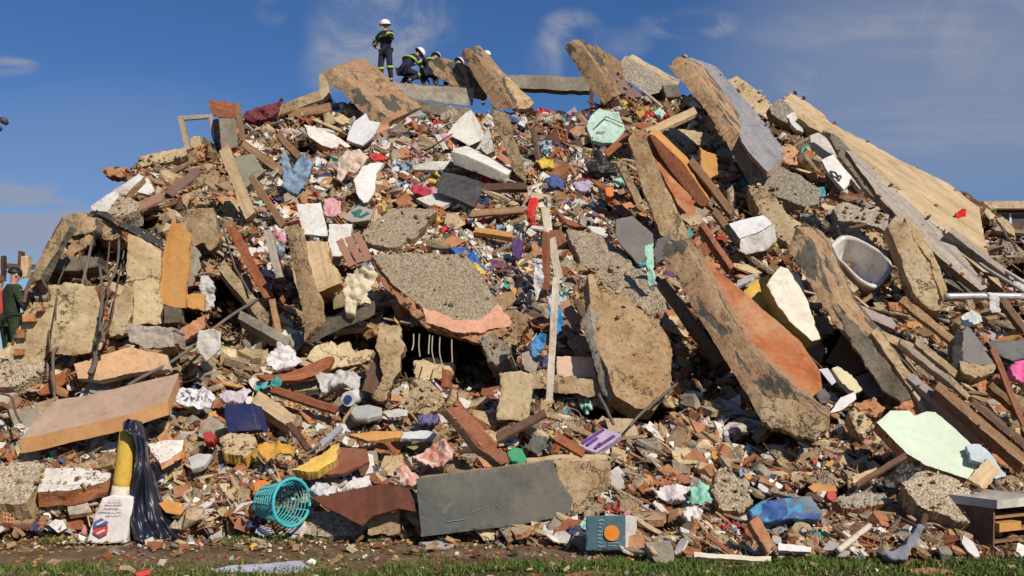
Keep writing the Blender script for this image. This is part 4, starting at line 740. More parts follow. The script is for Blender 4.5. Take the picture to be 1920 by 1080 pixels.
S('concrete_slab', 'small pebbled slab right of the blue printed bag', 'slab', '1560,938 1592,922 1660,922 1668,944 1620,952 1580,954', 'pebble_grey', 'brick', el=48, th=.14, prot=.5, jag=.03)
S('red_ball', 'small red ball above the blue printed bag', 'ball', '1550,928 1554,921 1562,920 1569,926 1568,934 1560,939 1552,935', '~.50,.01,.02', el=20, th=.12, prot=.7, smooth=True, jag=0, amp=.03, fq=.5)
cloth('plastic_bag', 'black rubbish bag lying below the mint panel', 'bag', '1660,896 1676,884 1700,864 1728,868 1735,888 1722,903 1694,904 1680,914 1664,912', 'black', prot=.8, amp=.12, el=25)
S('concrete_slab', 'large pebbled slab under the mint panel at the lower right', 'slab', '1690,905 1735,880 1790,896 1816,910 1842,962 1810,982 1770,966 1720,946', 'pebble', 'conc', el=45, th=.25, prot=.55, jag=.03, res=34)
o = S('wall_piece', 'large pale mint painted wall panel with brick left edge at the right', 'wall panel', '1644,792 1670,770 1705,770 1715,780 1737,772 1754,772 1790,802 1820,832 1842,862 1815,898 1735,872 1700,850', 'mintp', 'brickrow', el=32, az=2, th=.16, prot=.85, jag=.012, amp=.005, res=34)
S('brick_layer', None, None, '1640,794 1646,792 1702,850 1692,862 1664,832', 'brickrow', 'brick', az=-30, el=14, th=.1, prot=.86, parent=o, jag=.02)
S('plaster_fragment', 'orange crumbled brick and plaster above the mint panel', 'brick chunk', '1676,762 1704,744 1740,758 1756,770 1736,778 1716,782 1700,768', 'brick', el=35, th=.2, prot=.7, jag=.05, amp=.05)
S('printed_board', 'pale board with blue-green floral drawing beside the mint panel', 'board', '1812,836 1836,832 1862,852 1886,892 1868,898 1842,868 1822,862', '~.50,.58,.62', el=35, th=.05, prot=.95, jag=.02)
S('board', 'square tan board propped against the floral board', 'board', '1814,898 1850,860 1876,882 1846,918', 'wood_pale', el=22, th=.05, prot=1.0, jag=.015)
# crate
def cabinet():
    Y = 9.15; c = P(1862, 1044, Y); c.z = max(c.z, 0); hz = P(1862, 953, Y).z-c.z; fr = Vector((math.cos(R(28)), math.sin(R(28)), 0)); bk = Vector((-math.sin(R(28)), math.cos(R(28)), 0)); up = Vector((.06, 0, 1)).normalized()
    root = empty('cabinet', c, 'broken dark cabinet with open shelves and a white top in the lower right corner', 'cabinet'); W, D, T = .62, .55, .022
    def bb(nm, m, f0, f1, b0, b1, z0, z1, par=root):
        V, Fs = box(c+fr*(f0+f1)/2+bk*(b0+b1)/2+up*(z0+z1)/2, fr*(f1-f0), bk*(b1-b0), up*(z1-z0)); return meshobj(nm, V, Fs, [m], parent=par)
    bb('side_panel', 'wood_dark', 0, T, 0, D, .05, hz); bb('side_panel', 'wood_dark', W-T, W, 0, D, .05, hz); bb('back_panel', 'wood_brown', T, W-T, D-T, D, .05, hz)
    for z in (.07, hz*.42, hz*.74): bb('shelf', 'wood_brown', T+.002, W-T-.002, .02, D-T-.002, z, z+T)
    bb('drawer', 'wood_orange', T+.01, W*.55, -.04, D*.6, hz*.46, hz*.66); bb('foot', 'wood_dark', 0, T*1.6, 0, T*1.6, -.05, .048); bb('foot', 'wood_dark', W-T*1.6, W, 0, T*1.6, -.05, .048)
    bb('top_panel', 'enamel', -.02, W+.05, -.05, D+.02, hz+.002, hz+.08)
    HERO.append((pp('1805,930 1960,920 1960,1045 1845,1040 1808,1005'), 1805, 1960, 920, 1045))
cabinet()
S('grey_board', 'grey panel side leaning on the dark cabinet', 'board', '1828,962 1862,932 1862,958 1830,964', '~.16,.15,.14', az=-25, el=10, th=.05, prot=.55)
S('jeans', 'blue-grey trouser leg stretched on the ground at the lower right', 'trousers', '1736,985 1722,982 1712,996 1698,1018 1662,1038 1672,1048 1700,1050 1708,1034 1722,1012', '#.20,.22,.27', el=28, th=.12, prot=.5, smooth=True, amp=.05)
tube('forked_post', 'dark forked branch rising behind the blue-grey trouser leg', 'branch', '1742,940 1736,968 1730,992', .035, 'wood_dark', prot=.6)
tube('forked_post', 'thin dark stick crossing the dark forked branch', 'branch', '1680,968 1706,980 1732,992', .018, 'wood_dark', prot=.6)
tube('pipe', 'pale plastic pipe leaning at the lower right', 'pipe', '1572,1032 1600,1010 1630,986', .03, '~.62,.55,.44', prot=.45, wob=0)
S('board', 'short white board on the grass edge at the right', 'board', '1459,1018 1522,1026 1520,1036 1460,1032', '~.72,.66,.66', el=30, th=.05, prot=.3, jag=.008)
plank('plank', 'long thin pale strip lying on the grass edge', 'plank', (1302, 1040), (1446, 1048), 9, '~.66,.60,.46', prot=.25, el=40)
# right side odds
S('foam_mattress', 'torn white-faced mattress with yellow foam beside the orange floor', 'mattress', '1438,534 1450,514 1465,498 1500,514 1514,560 1530,610 1538,636 1522,640 1480,602', '~.68,.63,.52', 'foam', az=14, el=26, th=.2, prot=1.45, jag=.012, amp=.03, res=32)
S('foam_piece', 'long yellow foam slab under the white-faced mattress', 'foam', '1394,546 1412,528 1444,512 1438,534 1474,596 1524,644 1506,656 1460,616 1420,580', 'foam', az=-5, el=24, th=.14, prot=.82, jag=.02)
S('cardboard_box', 'brown cardboard box opening below the white-faced mattress', 'box', '1548,678 1566,648 1584,614 1612,650 1637,690 1600,706', '~.17,.085,.03', az=-15, el=10, th=.3, prot=.35, jag=.01)
S('metal_sheet', 'smooth grey panel below the brown cardboard box', 'panel', '1604,706 1640,694 1668,742 1632,748', '~.20,.18,.16', el=15, th=.1, prot=.5, jag=.01)
S('foam_piece', 'cream foam wedge beside the end of the orange floor', 'foam', '1560,690 1572,686 1600,706 1618,730 1604,738 1576,716', '~.66,.58,.36', el=25, th=.1, prot=.8)
S('plaster_fragment', 'bright white shard at the end of the massive slab', 'plaster piece', '1554,776 1578,744 1604,734 1606,748 1580,768', '~.80,.78,.76', el=25, th=.06, prot=.9, jag=.008)
S('plaster_fragment', 'small lilac-white card above the bright white shard', 'card', '1536,692 1552,690 1568,716 1560,722', '~.62,.58,.64', el=20, th=.03, prot=.9, jag=.004)
S('speaker_box', 'small charcoal box hanging at the end of the orange floor', 'box', '1530,738 1546,728 1558,742 1552,756 1538,756', 'charcoal', el=15, th=.2, prot=.95, jag=.006)
S('concrete_post', 'short pale square beam left of the mint panel', 'beam', '1590,772 1606,764 1636,792 1622,822 1604,806', 'cream', el=30, th=.2, prot=.7, jag=.01)
S('brick_chunk', 'hollow brick chunk right of the bright white shard', 'brick chunk', '1602,756 1640,744 1660,764 1644,782 1612,776', 'brickrow', el=35, th=.25, prot=.6, jag=.04)
# washing machine / white cabinet
o = S('appliance', 'white-topped metal cabinet with crumpled front at centre right', 'appliance', '1388,448 1420,438 1452,420 1456,452 1440,468 1400,476 1386,470', 'plaster', '~.10,.09,.08', az=10, el=0, ext=(0, 0, .3), prot=1.0, jag=.02, amp=.04)  # dark side colour stands in for shade on the flanks
S('lid', 'bright white top', None, '1364,420 1390,412 1430,404 1440,410 1448,420 1420,436 1386,448', '~.78,.77,.77', el=40, th=.04, prot=1.3, parent=o, jag=.006)
S('side_panel', 'black side', None, '1358,424 1366,420 1388,450 1392,466 1376,456', 'black', az=-30, el=0, th=.04, prot=1.1, parent=o, jag=.01)  # left side coloured black to show it turned from the sun
# black hood box right
o = S('metal_hood', 'black and grey extractor hood at the right edge', 'hood', '1800,626 1814,612 1834,634 1866,684 1830,684 1804,676', '~.13,.13,.135', az=10, el=20, th=.3, prot=.7, jag=.01)
S('base_rim', None, None, '1800,676 1834,684 1868,684 1862,698 1830,708 1804,696', 'conc', el=25, th=.2, prot=.7, parent=o, jag=.03)
S('black_sheet', 'tall black panel left of the extractor hood', 'panel', '1786,644 1796,616 1806,622 1804,672 1802,700 1784,690', 'black', az=-20, el=5, th=.1, prot=.7)
S('dark_sheet', 'wide dark sheet right of the extractor hood', 'panel', '1850,640 1900,636 1950,640 1950,670 1900,676 1868,664', 'charcoal', el=20, th=.1, prot=.5)
tube('metal_pipe', 'horizontal steel pipe wrapped with white tape at the right edge', 'pipe', '1772,556 1840,555 1918,556', .05, 'metal', prot=1.2, wob=0)
cloth('tape', 'white tape hanging from the horizontal steel pipe', 'tape', '1852,549 1872,549 1876,586 1858,584', '#.66,.63,.60', prot=1.35, el=3, amp=.02)
cloth('garment', 'bright pink cloth at the right edge', 'cloth', '1893,692 1903,678 1930,676 1930,712 1906,712', '#.75,.13,.36', prot=.9, amp=.1)
plank('plank', 'rusty brown bar standing aslant at the right edge', 'plank', (1862, 652), (1922, 800), 10, 'wood_red', prot=1.0, el=10)
plank('timber_beam', 'long dark brown beam in the lower right', 'beam', (1758, 722), (1922, 862), 17, 'wood_brown', prot=.85, th=.15)
plank('timber_beam', 'second dark brown beam above the long one', 'beam', (1824, 752), (1926, 836), 15, 'wood_dark', prot=.8, th=.15)
plank('concrete_beam', 'lilac-grey long beam above the mint panel', 'beam', (1706, 704), (1848, 816), 14, '~.30,.25,.23', prot=.85, th=.15)
plank('plank', 'dark stick lying across the left of the black rubbish bag', 'plank', (1604, 908), (1700, 852), 9, 'wood_dark', prot=1.0)
plank('plank', 'cream plank behind the dark stick', 'plank', (1598, 900), (1646, 882), 12, 'wood_pale', prot=.8)
cloth('garment', 'red bundle on the upper right slope', 'cloth', '1790,402 1800,394 1812,396 1812,412 1798,414', '#.55,.01,.01', prot=.8, amp=.1)
S('board', 'cream board standing at the right end of the slope', 'board', '1868,410 1880,406 1900,426 1904,443 1890,436', 'cream', el=20, th=.06, prot=.6, jag=.008)
S('concrete_slab', 'pale flat slab on the upper right slope', 'slab', '1770,362 1800,364 1806,374 1780,378', 'plaster', el=40, th=.1, prot=.5)
S('plastic_piece', 'white shirt-like plastic on the right slope beside the hood', 'plastic', '1804,592 1820,582 1836,590 1842,604 1820,610 1806,606', '~.60,.66,.60', el=25, th=.06, prot=.7, smooth=True, amp=.05)
S('brick_chunk', 'orange hollow brick block below the two pale beams', 'brick chunk', '1666,566 1700,568 1712,580 1700,586 1668,580', 'brickrow', 'brick', el=25, th=.2, prot=.5, jag=.01)
for i, (s, c) in enumerate((('1562,356 1570,366', '~.02,.28,.36'),)):
    cloth('teal_rag', 'tiny teal rag at the end of the pebbled round-edged beam', 'rag', '1534,352 1544,350 1548,366 1536,370', '#.03,.30,.36', prot=1.0)
PS = [((1546, 238), (1692, 366), 13, 'conc_pale', 'pale upper strip running along the inner side of the roof slab'), ((1524, 462), (1606, 546), 12, 'cream', 'cream strip along the left side of the bathtub'),
 ((1500, 470), (1580, 560), 9, 'wood_brown', 'brown strip left of the cream strip beside the bathtub'), ((1592, 572), (1682, 610), 16, '~.34,.28,.25', 'lilac-grey flat bar below the bathtub'),
 ((1646, 624), (1712, 652), 14, 'conc', 'tan short bar under the lilac-grey flat bar'), ((1554, 522), (1640, 622), 15, 'earthy', 'ochre bar on the right shoulder of the long tarred beam'),
 ((1640, 618), (1746, 772), 16, 'conc', 'tan bar continuing the ochre bar down to the mint panel'), ((1424, 372), (1500, 424), 12, 'conc_pale', 'pale bar joining pebbled beam and pale beam end'),
 ((1782, 430), (1900, 520), 10, 'wood_grey', 'grey batten on the right slope above the steel pipe'), ((1690, 640), (1790, 720), 10, 'wood_grey', 'grey batten left of the black sheet'),
 ((1340, 396), (1400, 470), 12, 'wood_brown', 'brown board left of the white-topped appliance'), ((1318, 420), (1372, 500), 10, 'wood_red', 'red board left of the brown board near the appliance'),
 ((1160, 300), (1200, 380), 14, 'conc', 'tan bar left of the long curved slab edge'), ((1296, 300), (1372, 396), 13, 'wood_brown', 'brown bar between the orange-brown box beam and the tar-streaked slab'),
 ((1378, 560), (1420, 600), 9, 'wood_pale', 'pale stick at the upper edge of the orange floor'), ((1880, 560), (1925, 620), 12, 'wood_dark', 'dark board below the steel pipe at the right edge'),
 ((1720, 640), (1792, 700), 12, 'conc_pale', 'pale bar left of the extractor hood'), ((1856, 720), (1922, 772), 12, 'wood_brown', 'brown board below the pink cloth'),
 ((1690, 560), (1790, 640), 14, 'earthy', 'ochre bar under the two pale beams'), ((1500, 215), (1560, 262), 12, 'earthy', 'ochre bar at the top of the roof slab'),
 ((470, 330), (530, 420), 13, 'wood_brown', 'brown board right of the greenish window'), ((430, 420), (506, 560), 18, 'wood_red', 'long red-brown board right of the stained column'),
 ((418, 500), (500, 600), 20, 'conc', 'tan bar sloping under the long red-brown board'), ((500, 430), (524, 520), 14, 'wood_grey', 'grey upright board left of the tan wall corner'),
 ((450, 590), (540, 640), 16, 'conc_grey', 'grey bar above the white plastic heap'), ((510, 560), (530, 660), 12, 'wood_brown', 'brown upright below the grey upright board'),
 ((880, 400), (985, 392), 12, 'wood_brown', 'brown board right of the smaller pebble-dash slab'), ((890, 430), (960, 440), 10, 'wood_orange', 'orange batten above the blue cloth with pale strap'),
 ((905, 350), (985, 348), 12, 'wood_dark', 'dark board right of the charcoal panel'), ((1080, 560), (1100, 600), 12, 'wood_dark', 'dark upright right of the brick-coloured board'),
 ((520, 250), (560, 292), 12, 'wood_brown', 'brown board left of the long white shard'), ((540, 215), (620, 200), 16, 'wood_brown', 'brown broken shelf left of the curved crest slab'),
 ((500, 215), (600, 178), 18, 'conc', 'tan bar on the crest behind the crimson clothes'), ((1000, 240), (1010, 300), 10, 'wood_dark', 'dark upright above the yellow sack'),
 ((60, 640), (130, 600), 8, 'wood_grey', 'grey batten across the far left wall'), ((200, 700), (330, 640), 8, 'wood_brown', 'thin brown batten across the peach panel')]
for a, b, w, m_, l in PS:
    nm = 'plank' if m_.startswith('wood') else 'concrete_bar'
    plank(nm, l, 'plank' if nm == 'plank' else 'concrete bar', a, b, w, m_, prot=random.uniform(.6, .95), th=random.uniform(.06, .2), el=random.uniform(15, 45), az=random.uniform(-20, 10), jag=.015)
# ground litter
for s, l, m in (('398,1068 440,1060 500,1056 560,1052 580,1062 540,1076 470,1084 410,1084', 'crumpled bluish newspaper lying on the grass at the bottom left', '~.45,.46,.56'),
                ('785,1016 820,1014 850,1020 846,1028 800,1024', 'flat grey sheet on the dirt below the grey slab', '~.42,.40,.40'),
                ('46,994 80,992 112,996 110,1002 56,1001', 'white paper strip on the dirt left of the cement bag', '~.68,.66,.62'),
                ('1058,1078 1090,1068 1160,1074 1180,1088 1060,1092', 'terracotta tile half out of frame on the bottom grass', 'brick'),
                ('1706,1066 1740,1062 1780,1068 1782,1078 1712,1080', 'terracotta brick lying on the grass at the bottom right', 'brick'),
                ('1232,1036 1248,1028 1270,1032 1262,1048 1240,1054', 'white crumpled paper on the grass right of the teal carton', '~.66,.65,.66')):
    pl = pp(s); cvv = sum(p[1] for p in pl)/len(pl)
    S('litter_piece', l, 'litter', pl, m, el=78, th=.03 if m != 'brick' else .08, Y=gY(cvv)-.02, jag=.012, amp=.014, mark=False)

# ------------------------------------------------------------------ specials
def window_wood():
    b = S('timber_surround', 'empty rectangular wooden frame standing against the sky on the left slope', 'frame', '333,217 398,214 398,221 333,225', 'wood_grey', el=0, th=.1, prot=.9, jag=.006, mark=False)
    plank('frame_leg', None, None, (338, 222), (352, 280), 9, 'wood_pale', prot=.9, el=0, th=.1, parent=b)
    plank('frame_leg', None, None, (394, 220), (402, 262), 7, 'wood_grey', prot=.9, el=0, th=.1, parent=b)
    b = S('window_unit', 'greenish-grey box window lying open on the upper left', 'window', '437,296 475,288 496,320 462,351', '~.21,.21,.15', '~.15,.15,.11', el=20, az=5, th=.18, prot=.9, jag=.01)
    S('pane', 'dark opening of the window', None, '450,304 468,300 480,318 463,332', 'charcoal', el=20, az=5, th=.03, prot=1.0, parent=b, jag=0)
window_wood()
def bathtub():
    # a tub: rim loft from outline to inner floor, lying tipped on the slope
    outer = pp('1556,470 1566,452 1580,444 1602,447 1632,462 1660,480 1672,502 1660,522 1640,540 1612,528 1584,500')
    c = (1614, 492); n = nrm(-6, 40); pt = P(*c, surf(*c)-1.05); cam0 = Vector((0, 0, HC))
    H = [cam0+raydir(u, v)*((pt-cam0).dot(n)/raydir(u, v).dot(n)) for u, v in outer]
    fine = []
    for i in range(len(H)):
        for j in range(4):
            t = j/4; p0, p1, p2, p3 = H[i-1], H[i], H[(i+1) % len(H)], H[(i+2) % len(H)]
            fine.append(.5*((2*p1)+(p2-p0)*t+(2*p0-5*p1+4*p2-p3)*t*t+(3*p1-p0-3*p2+p3)*t**3))
    ctr = sum(fine, Vector())/len(fine); N = len(fine)
    def loft(prof):
        vs = []; fs = []
        for s, d in prof: vs += [ctr+(p-ctr)*s+n*d for p in fine]
        for r in range(len(prof)-1):
            for i in range(N): fs.append((r*N+i, r*N+(i+1) % N, (r+1)*N+(i+1) % N, (r+1)*N+i))
        return vs, fs
    root = empty('bathtub', ctr-n*.5, 'white bathtub tipped on the rubble under the speckled beam', 'bathtub')
    V, Fs = loft([(1.0, -.03), (1.02, .0), (1.0, .03), (.90, .03), (.86, .0)]); meshobj('rim', V, Fs, ['enamel'], parent=root, smooth=True)
    V, Fs = loft([(.86, 0), (.80, -.2), (.70, -.40), (.55, -.46), (.01, -.47)]); meshobj('basin', V, Fs, ['enamel'], parent=root, smooth=True)
    V, Fs = loft([(1.0, -.03), (.92, -.25), (.75, -.5), (.01, -.52)]); meshobj('outer_shell', V, Fs, ['conc_grey'], parent=root, smooth=True)
    HERO.append((outer, 1556, 1672, 444, 540))
bathtub()
def basket():
    Y = surf(530, 975)-.55; c0 = P(547, 942, Y); mpp = Y/F; ax = Vector((-.78, .60, -.06)).normalized(); r0 = .215; L = .37
    up = Vector((0, 0, 1)); a = ax.cross(up).normalized(); b = ax.cross(a).normalized()
    root = empty('laundry_basket', (c0.x, c0.y, c0.z-r0), 'teal slatted plastic laundry basket lying on its side', 'basket')
    def ring(t, r, n=40): return [c0+ax*(L*t)+(a*math.cos(2*math.pi*k/n)+b*math.sin(2*math.pi*k/n))*r for k in range(n)]
    M_ = '~.04,.42,.46'
    V, Fs = tube_mesh(ring(0, r0+.012), .017, 8, True); meshobj('rim', V, Fs, [M_], parent=root, smooth=True)
    parts = []
    for i in range(1, 9): parts.append(tube_mesh(ring(i/8.5, r0-.055*i/8), .0075, 5, True))
    V, Fs = merge(parts); meshobj('hoops', V, Fs, [M_], parent=root, smooth=True)
    parts = []
    for k in range(14):
        an = 2*math.pi*k/14; d = a*math.cos(an)+b*math.sin(an); parts.append(tube_mesh([c0+ax*(L*t)+d*(r0-.055*t) for t in (0, .5, 1)], .0065, 5))
    V, Fs = merge(parts); meshobj('ribs', V, Fs, [M_], parent=root, smooth=True)
    parts = [tube_mesh(ring(1, (r0-.055)*s, 28), .009, 5, True) for s in (.3, .6, 1)]
    for k in range(8):
        an = 2*math.pi*k/8; d = a*math.cos(an)+b*math.sin(an); parts.append(tube_mesh([c0+ax*L+d*.02, c0+ax*L+d*(r0-.055)], .009, 5))
    V, Fs = merge(parts); meshobj('base', V, Fs, [M_], parent=root, smooth=True)
    HERO.append((pp('474,915 560,890 582,940 560,992 480,985'), 474, 582, 890, 992))
basket()
def cement_bag():
    Y = 9.72; c = P(203, 1016, Y); W = .40; Hh = .47; mpp = Y/F
    out = pp('176,968 192,934 214,928 250,932 247,960 240,990 236,1018 200,1019 162,1018 170,992')
    o = S('cement_bag', 'white cement bag with a red and blue hexagon emblem standing on the dirt', 'bag', out, '~.72,.69,.67', az=4, el=4, th=.16, Y=Y, jag=.006, amp=.006, fq=5, smooth=True, res=36)
    pl = o['_pl']
    def hexa(u, v, r, half, m, nm):
        cc = Vector(pl[:3]); nn = Vector(pl[3:]); cam0 = Vector((0, 0, HC)); d = raydir(u, v); q = cam0+d*((cc-cam0).dot(nn)/d.dot(nn))+nn*.034
        a = Vector((0, 0, 1)).cross(nn).normalized(); b = nn.cross(a); pts = []
        angs = [90+60*k for k in range(6)]; P6 = [(math.cos(R(t))*r, math.sin(R(t))*r*1.02) for t in angs]
        ln = [(-r*.88, -r*.12), (r*.88, r*.30)]
        if half: ps = [ln[0], ln[1], P6[5], P6[0], P6[1]]; ps = [(x, y+.012) for x, y in ps]
        else: ps = [ln[0], P6[2], P6[3], P6[4], ln[1]]; ps = [(x, y-.006) for x, y in ps]
        vs = [q+a*x+b*y for x, y in ps]; k = len(vs); vs += [v_+nn*.004 for v_ in vs]
        meshobj(nm, vs, [tuple(range(k)), tuple(range(k, 2*k))]+[(i, (i+1) % k, k+(i+1) % k, k+i) for i in range(k)], [m], parent=o)
    hexa(191, 989, .078, True, '~.02,.07,.24', 'emblem_top'); hexa(191, 989, .078, False, '~.62,.02,.03', 'emblem_bottom')
    strokes(o, 'emblem_lettering', [(184, 983, 199, 976), (184, 1000, 199, 993)], .016, '~.75,.72,.70', .041)
    rq = random.Random(2); dash = lambda u0, u1, v: [(u, v+rq.uniform(-.6, .6), u+rq.uniform(1, 2.2), v+rq.uniform(-1.2, 1.2)) for u in np.arange(u0, u1, 3.1)]
    strokes(o, 'red_print', dash(200, 232, 943)+dash(198, 224, 949)+dash(205, 227, 938), .010, '~.62,.38,.37', .034)
    strokes(o, 'blue_print', dash(188, 230, 957)+dash(202, 232, 963), .010, '~.42,.44,.50', .034)
cement_bag()
def yellow_tube():
    Y = 9.95; r = 17*Y/F
    p0, p1 = P(228, 922, Y), P(242, 808, Y); d = p1-p0
    root = empty('foam_roll', p0, 'yellow foam roll standing in the white bag mouth behind the emblem', 'foam roll')
    V, Fs = tube_mesh([p0+d*t for t in (0, .2, .4, .6, .8, 1)], [r, r*1.02, r, r*1.01, r*.99, r*.96], 24); meshobj('roll', V, Fs, ['foam_y'], parent=root, smooth=True)
    V, Fs = tube_mesh([p0-d*.24, p0-d*.1, p0+d*.02, p0+d*.1], [r*1.25, r*1.15, r*1.08, r*1.04], 24); meshobj('paper_wrap', V, Fs, ['~.66,.60,.50'], parent=root, smooth=True)
    HERO.append((pp('210,795 265,795 262,935 205,935'), 205, 265, 795, 935))
MATS['foam_y'] = surfmat('foam_yel', [(.58, .36, .05), (.68, .45, .08)], 5, .8, .25, vary=0)
yellow_tube()
def black_sheet():
    # dark plastic sheet draped over the roll, hanging in folds to the ground
    root = None; rows = []; mY = 9.76
    prof = [(787, 240, 256), (791, 231, 266), (806, 230, 272), (815, 246, 273), (835, 254, 276), (870, 256, 282), (905, 250, 292), (940, 244, 304), (975, 244, 320), (1000, 248, 338), (1014, 252, 352)]
    V = []; n = 44
    for j in range(40):
        t = j/39*(len(prof)-1); i = min(int(t), len(prof)-2); f = t-i
        v = prof[i][0]+(prof[i+1][0]-prof[i][0])*f; l = prof[i][1]+(prof[i+1][1]-prof[i][1])*f; rr = prof[i][2]+(prof[i+1][2]-prof[i][2])*f
        for k in range(n):
            s = k/(n-1); u = l+(rr-l)*s
            amp = .03+.10*(j/39); y = mY+.02+.30*s-.10*math.sin(math.pi*s)-amp*math.sin(s*11+4.5*noise.noise(Vector((s*2, j*.09, 0))))*.35-amp*1.1*noise.noise(Vector((s*6+j*.04, j*.13, 4)))-amp*.12*noise.noise(Vector((s*17, j*.3, 8)))
            y -= .05 if j > 30 else 0
            V.append(P(u, v, y))
    Fs = [(j*n+k, j*n+k+1, (j+1)*n+k+1, (j+1)*n+k) for j in range(39) for k in range(n-1)]
    o = meshobj('plastic_sheet', V, Fs, ['sheetblack'], smooth=True); m = o.modifiers.new('thickness', 'SOLIDIFY'); m.thickness = .012
    tag(o, 'shiny dark navy plastic sheet draped over the yellow foam roll', 'plastic sheet')
    HERO.append((pp('232,786 275,790 300,930 354,1016 246,1016 244,900'), 232, 354, 786, 1016))
MATS['sheetblack'] = surfmat('sheet_navy', [(.006, .008, .02), (.014, .018, .04)], 5, .38, .3, spec=.6, vary=0, bscale=12, dust=.02, dirt=.1)
black_sheet()
def roll():
    Y = surf(653, 750)-.8; c = P(653, 748, Y); root = empty('paper_roll', c-Vector((0, 0, .12)), 'white roll with a dark blue core facing out in the lower centre', 'roll')
    d = Vector((.25, 1, .1)).normalized(); r = 14*Y/F
    V, Fs = tube_mesh([c, c+d*.25], r, 22); meshobj('roll', V, Fs, ['~.72,.72,.70'], parent=root)
    V, Fs = tube_mesh([c-d*.02, c+d*.05], r*.55, 18); meshobj('core', V, Fs, ['~.02,.05,.20'], parent=root)
roll()
def streetlamp():
    p = P(-30, 700, 60); top = P(-30, 228, 60); root = empty('street_lamp', (p.x, p.y, 0), 'dark street lamp reaching in at the left edge of the sky', 'street lamp')
    V, Fs = tube_mesh([Vector((p.x, p.y, 0)), Vector((p.x, p.y, top.z*.5)), top], [.16, .12, .08], 8); meshobj('pole', V, Fs, ['charcoal'], parent=root)
    a = [P(-30, 226, 60), P(-10, 221, 60), P(6, 224, 60)]; V, Fs = tube_mesh(a, .10, 7); meshobj('arm', V, Fs, ['charcoal'], parent=root)
    V, Fs = tube_mesh([P(2, 222, 60), P(7, 226, 60), P(13, 232, 60)], [.12, .24, .14], 8); meshobj('lamp_head', V, Fs, ['charcoal'], parent=root, smooth=True)
    V, Fs = tube_mesh([P(-30, 244, 60), P(-4, 243, 60), P(3, 240, 60)], [.1, .2, .12], 8); meshobj('lamp_head', V, Fs, ['charcoal'], parent=root, smooth=True)
streetlamp()
for (a, b, w, l) in (((37, 470), (35, 520), 6, 'thin dark pole behind the far left wall'), ((46, 480), (44, 520), 14, 'short tan timber post behind the far left wall'), ((3, 480), (3, 520), 4, 'thinnest dark stake at the left edge')):
    plank('post', l, 'post', a, b, w, 'wood_dark' if w < 10 else 'wood_pale', Y=19, el=0, th=.15)
plank('timber', 'long dark timber lying behind the far left wall', 'timber', (0, 497), (64, 500), 8, 'wood_dark', Y=19.5, el=0, th=.2)
for i, (u, v) in enumerate(((0, 560), (0, 610))): pass
# cables and bars
for s, r, l in (('232,470 222,520 214,560 206,610 190,640', .012, 'thin rod hanging just left of the cream column'), ('150,470 160,520 172,580 190,610 194,640', .014, 'rusty rod bending across the far left wall'),
                ('205,455 200,500 204,540 196,580', .012, 'short rod hanging below the pale block with bricks'), ('120,500 108,540 104,600', .012, 'rusty rod hanging under the dark floor edge'),
                ('175,452 166,490 155,530 142,590 126,640 102,660 101,700 103,752', .02, 'thick grey bundle of cables hanging down the far left wall'),
                ('222,450 218,500 192,560 190,600 196,640', .018, 'twisted cable cluster hanging left of the cream column'),
                ('90,535 94,600 93,660', .014, 'thin straight wire on the left edge of the plastered wall'),
                ('240,560 210,598 192,620 175,640', .02, 'loose cable sagging from the cream column'),
                ('188,500 190,560 188,620', .02, 'straight grey conduit beside the twisted cable cluster'),
                ('484,560 420,600 360,650 300,690 240,722', .022, 'long bent rod crossing above the mattress'),
                ('170,700 178,680 178,650', .035, 'short thick pipe standing on the peach panel'),
                ('412,410 425,450 440,500 470,550', .016, 'pale conduit running down right of the stained column'),
                ('1270,718 1210,770 1180,800', .016, 'thin rod below the large tan slab'),
                ('1124,738 1138,770 1150,796', .02, 'bent rod leaning under the dark grey slab edge'),
                ('1446,596 1500,650 1540,690', .012, 'thin wire lying on the orange floor covering'),
                ('1870,410 1884,436 1908,470', .02, 'thin pale rod at the right end of the slope'),
                ('1730,428 1790,480 1852,534', .025, 'thin white bar on the dark roofing sheet'),
                ('600,560 584,600 583,625', .012, 'thin white cord left of the cream sweater'),
                ('0,738 20,745 30,770 40,790', .014, 'thin bent wire at the left edge of the rubble')):
    far = float(s.split(',')[0]) < 300 and 'peach' not in l and 'above the mattress' not in l and 'left edge of the rubble' not in l
    tube('cable' if r < .04 else 'pipe', l, 'cable' if 'cable' in l or 'wire' in l or 'cord' in l else 'rod', s, r, '~.12,.105,.09' if r > .015 else 'rust', prot=1.2 if float(s.split(',')[0]) < 420 else 1.0, Ys=(13.6, 12.1) if far else None)
for i, (u, a, b) in enumerate(((775, 625, 668), (786, 626, 672), (806, 628, 668), (812, 630, 690), (826, 632, 700), (848, 636, 690))):
    tube('hanging_wire', ('leftmost', 'second from left', 'third from left', 'fourth from left', 'fifth from left', 'rightmost')[i]+' of the six pale strands under the pink plaster rim', 'wire', [(u, a), (u-1, (a+b)/2), (u+1+random.uniform(-5, 5), b-random.uniform(0, 12))], .009, '~.40,.35,.27', prot=.7, group='pale strands hanging under the largest slab')

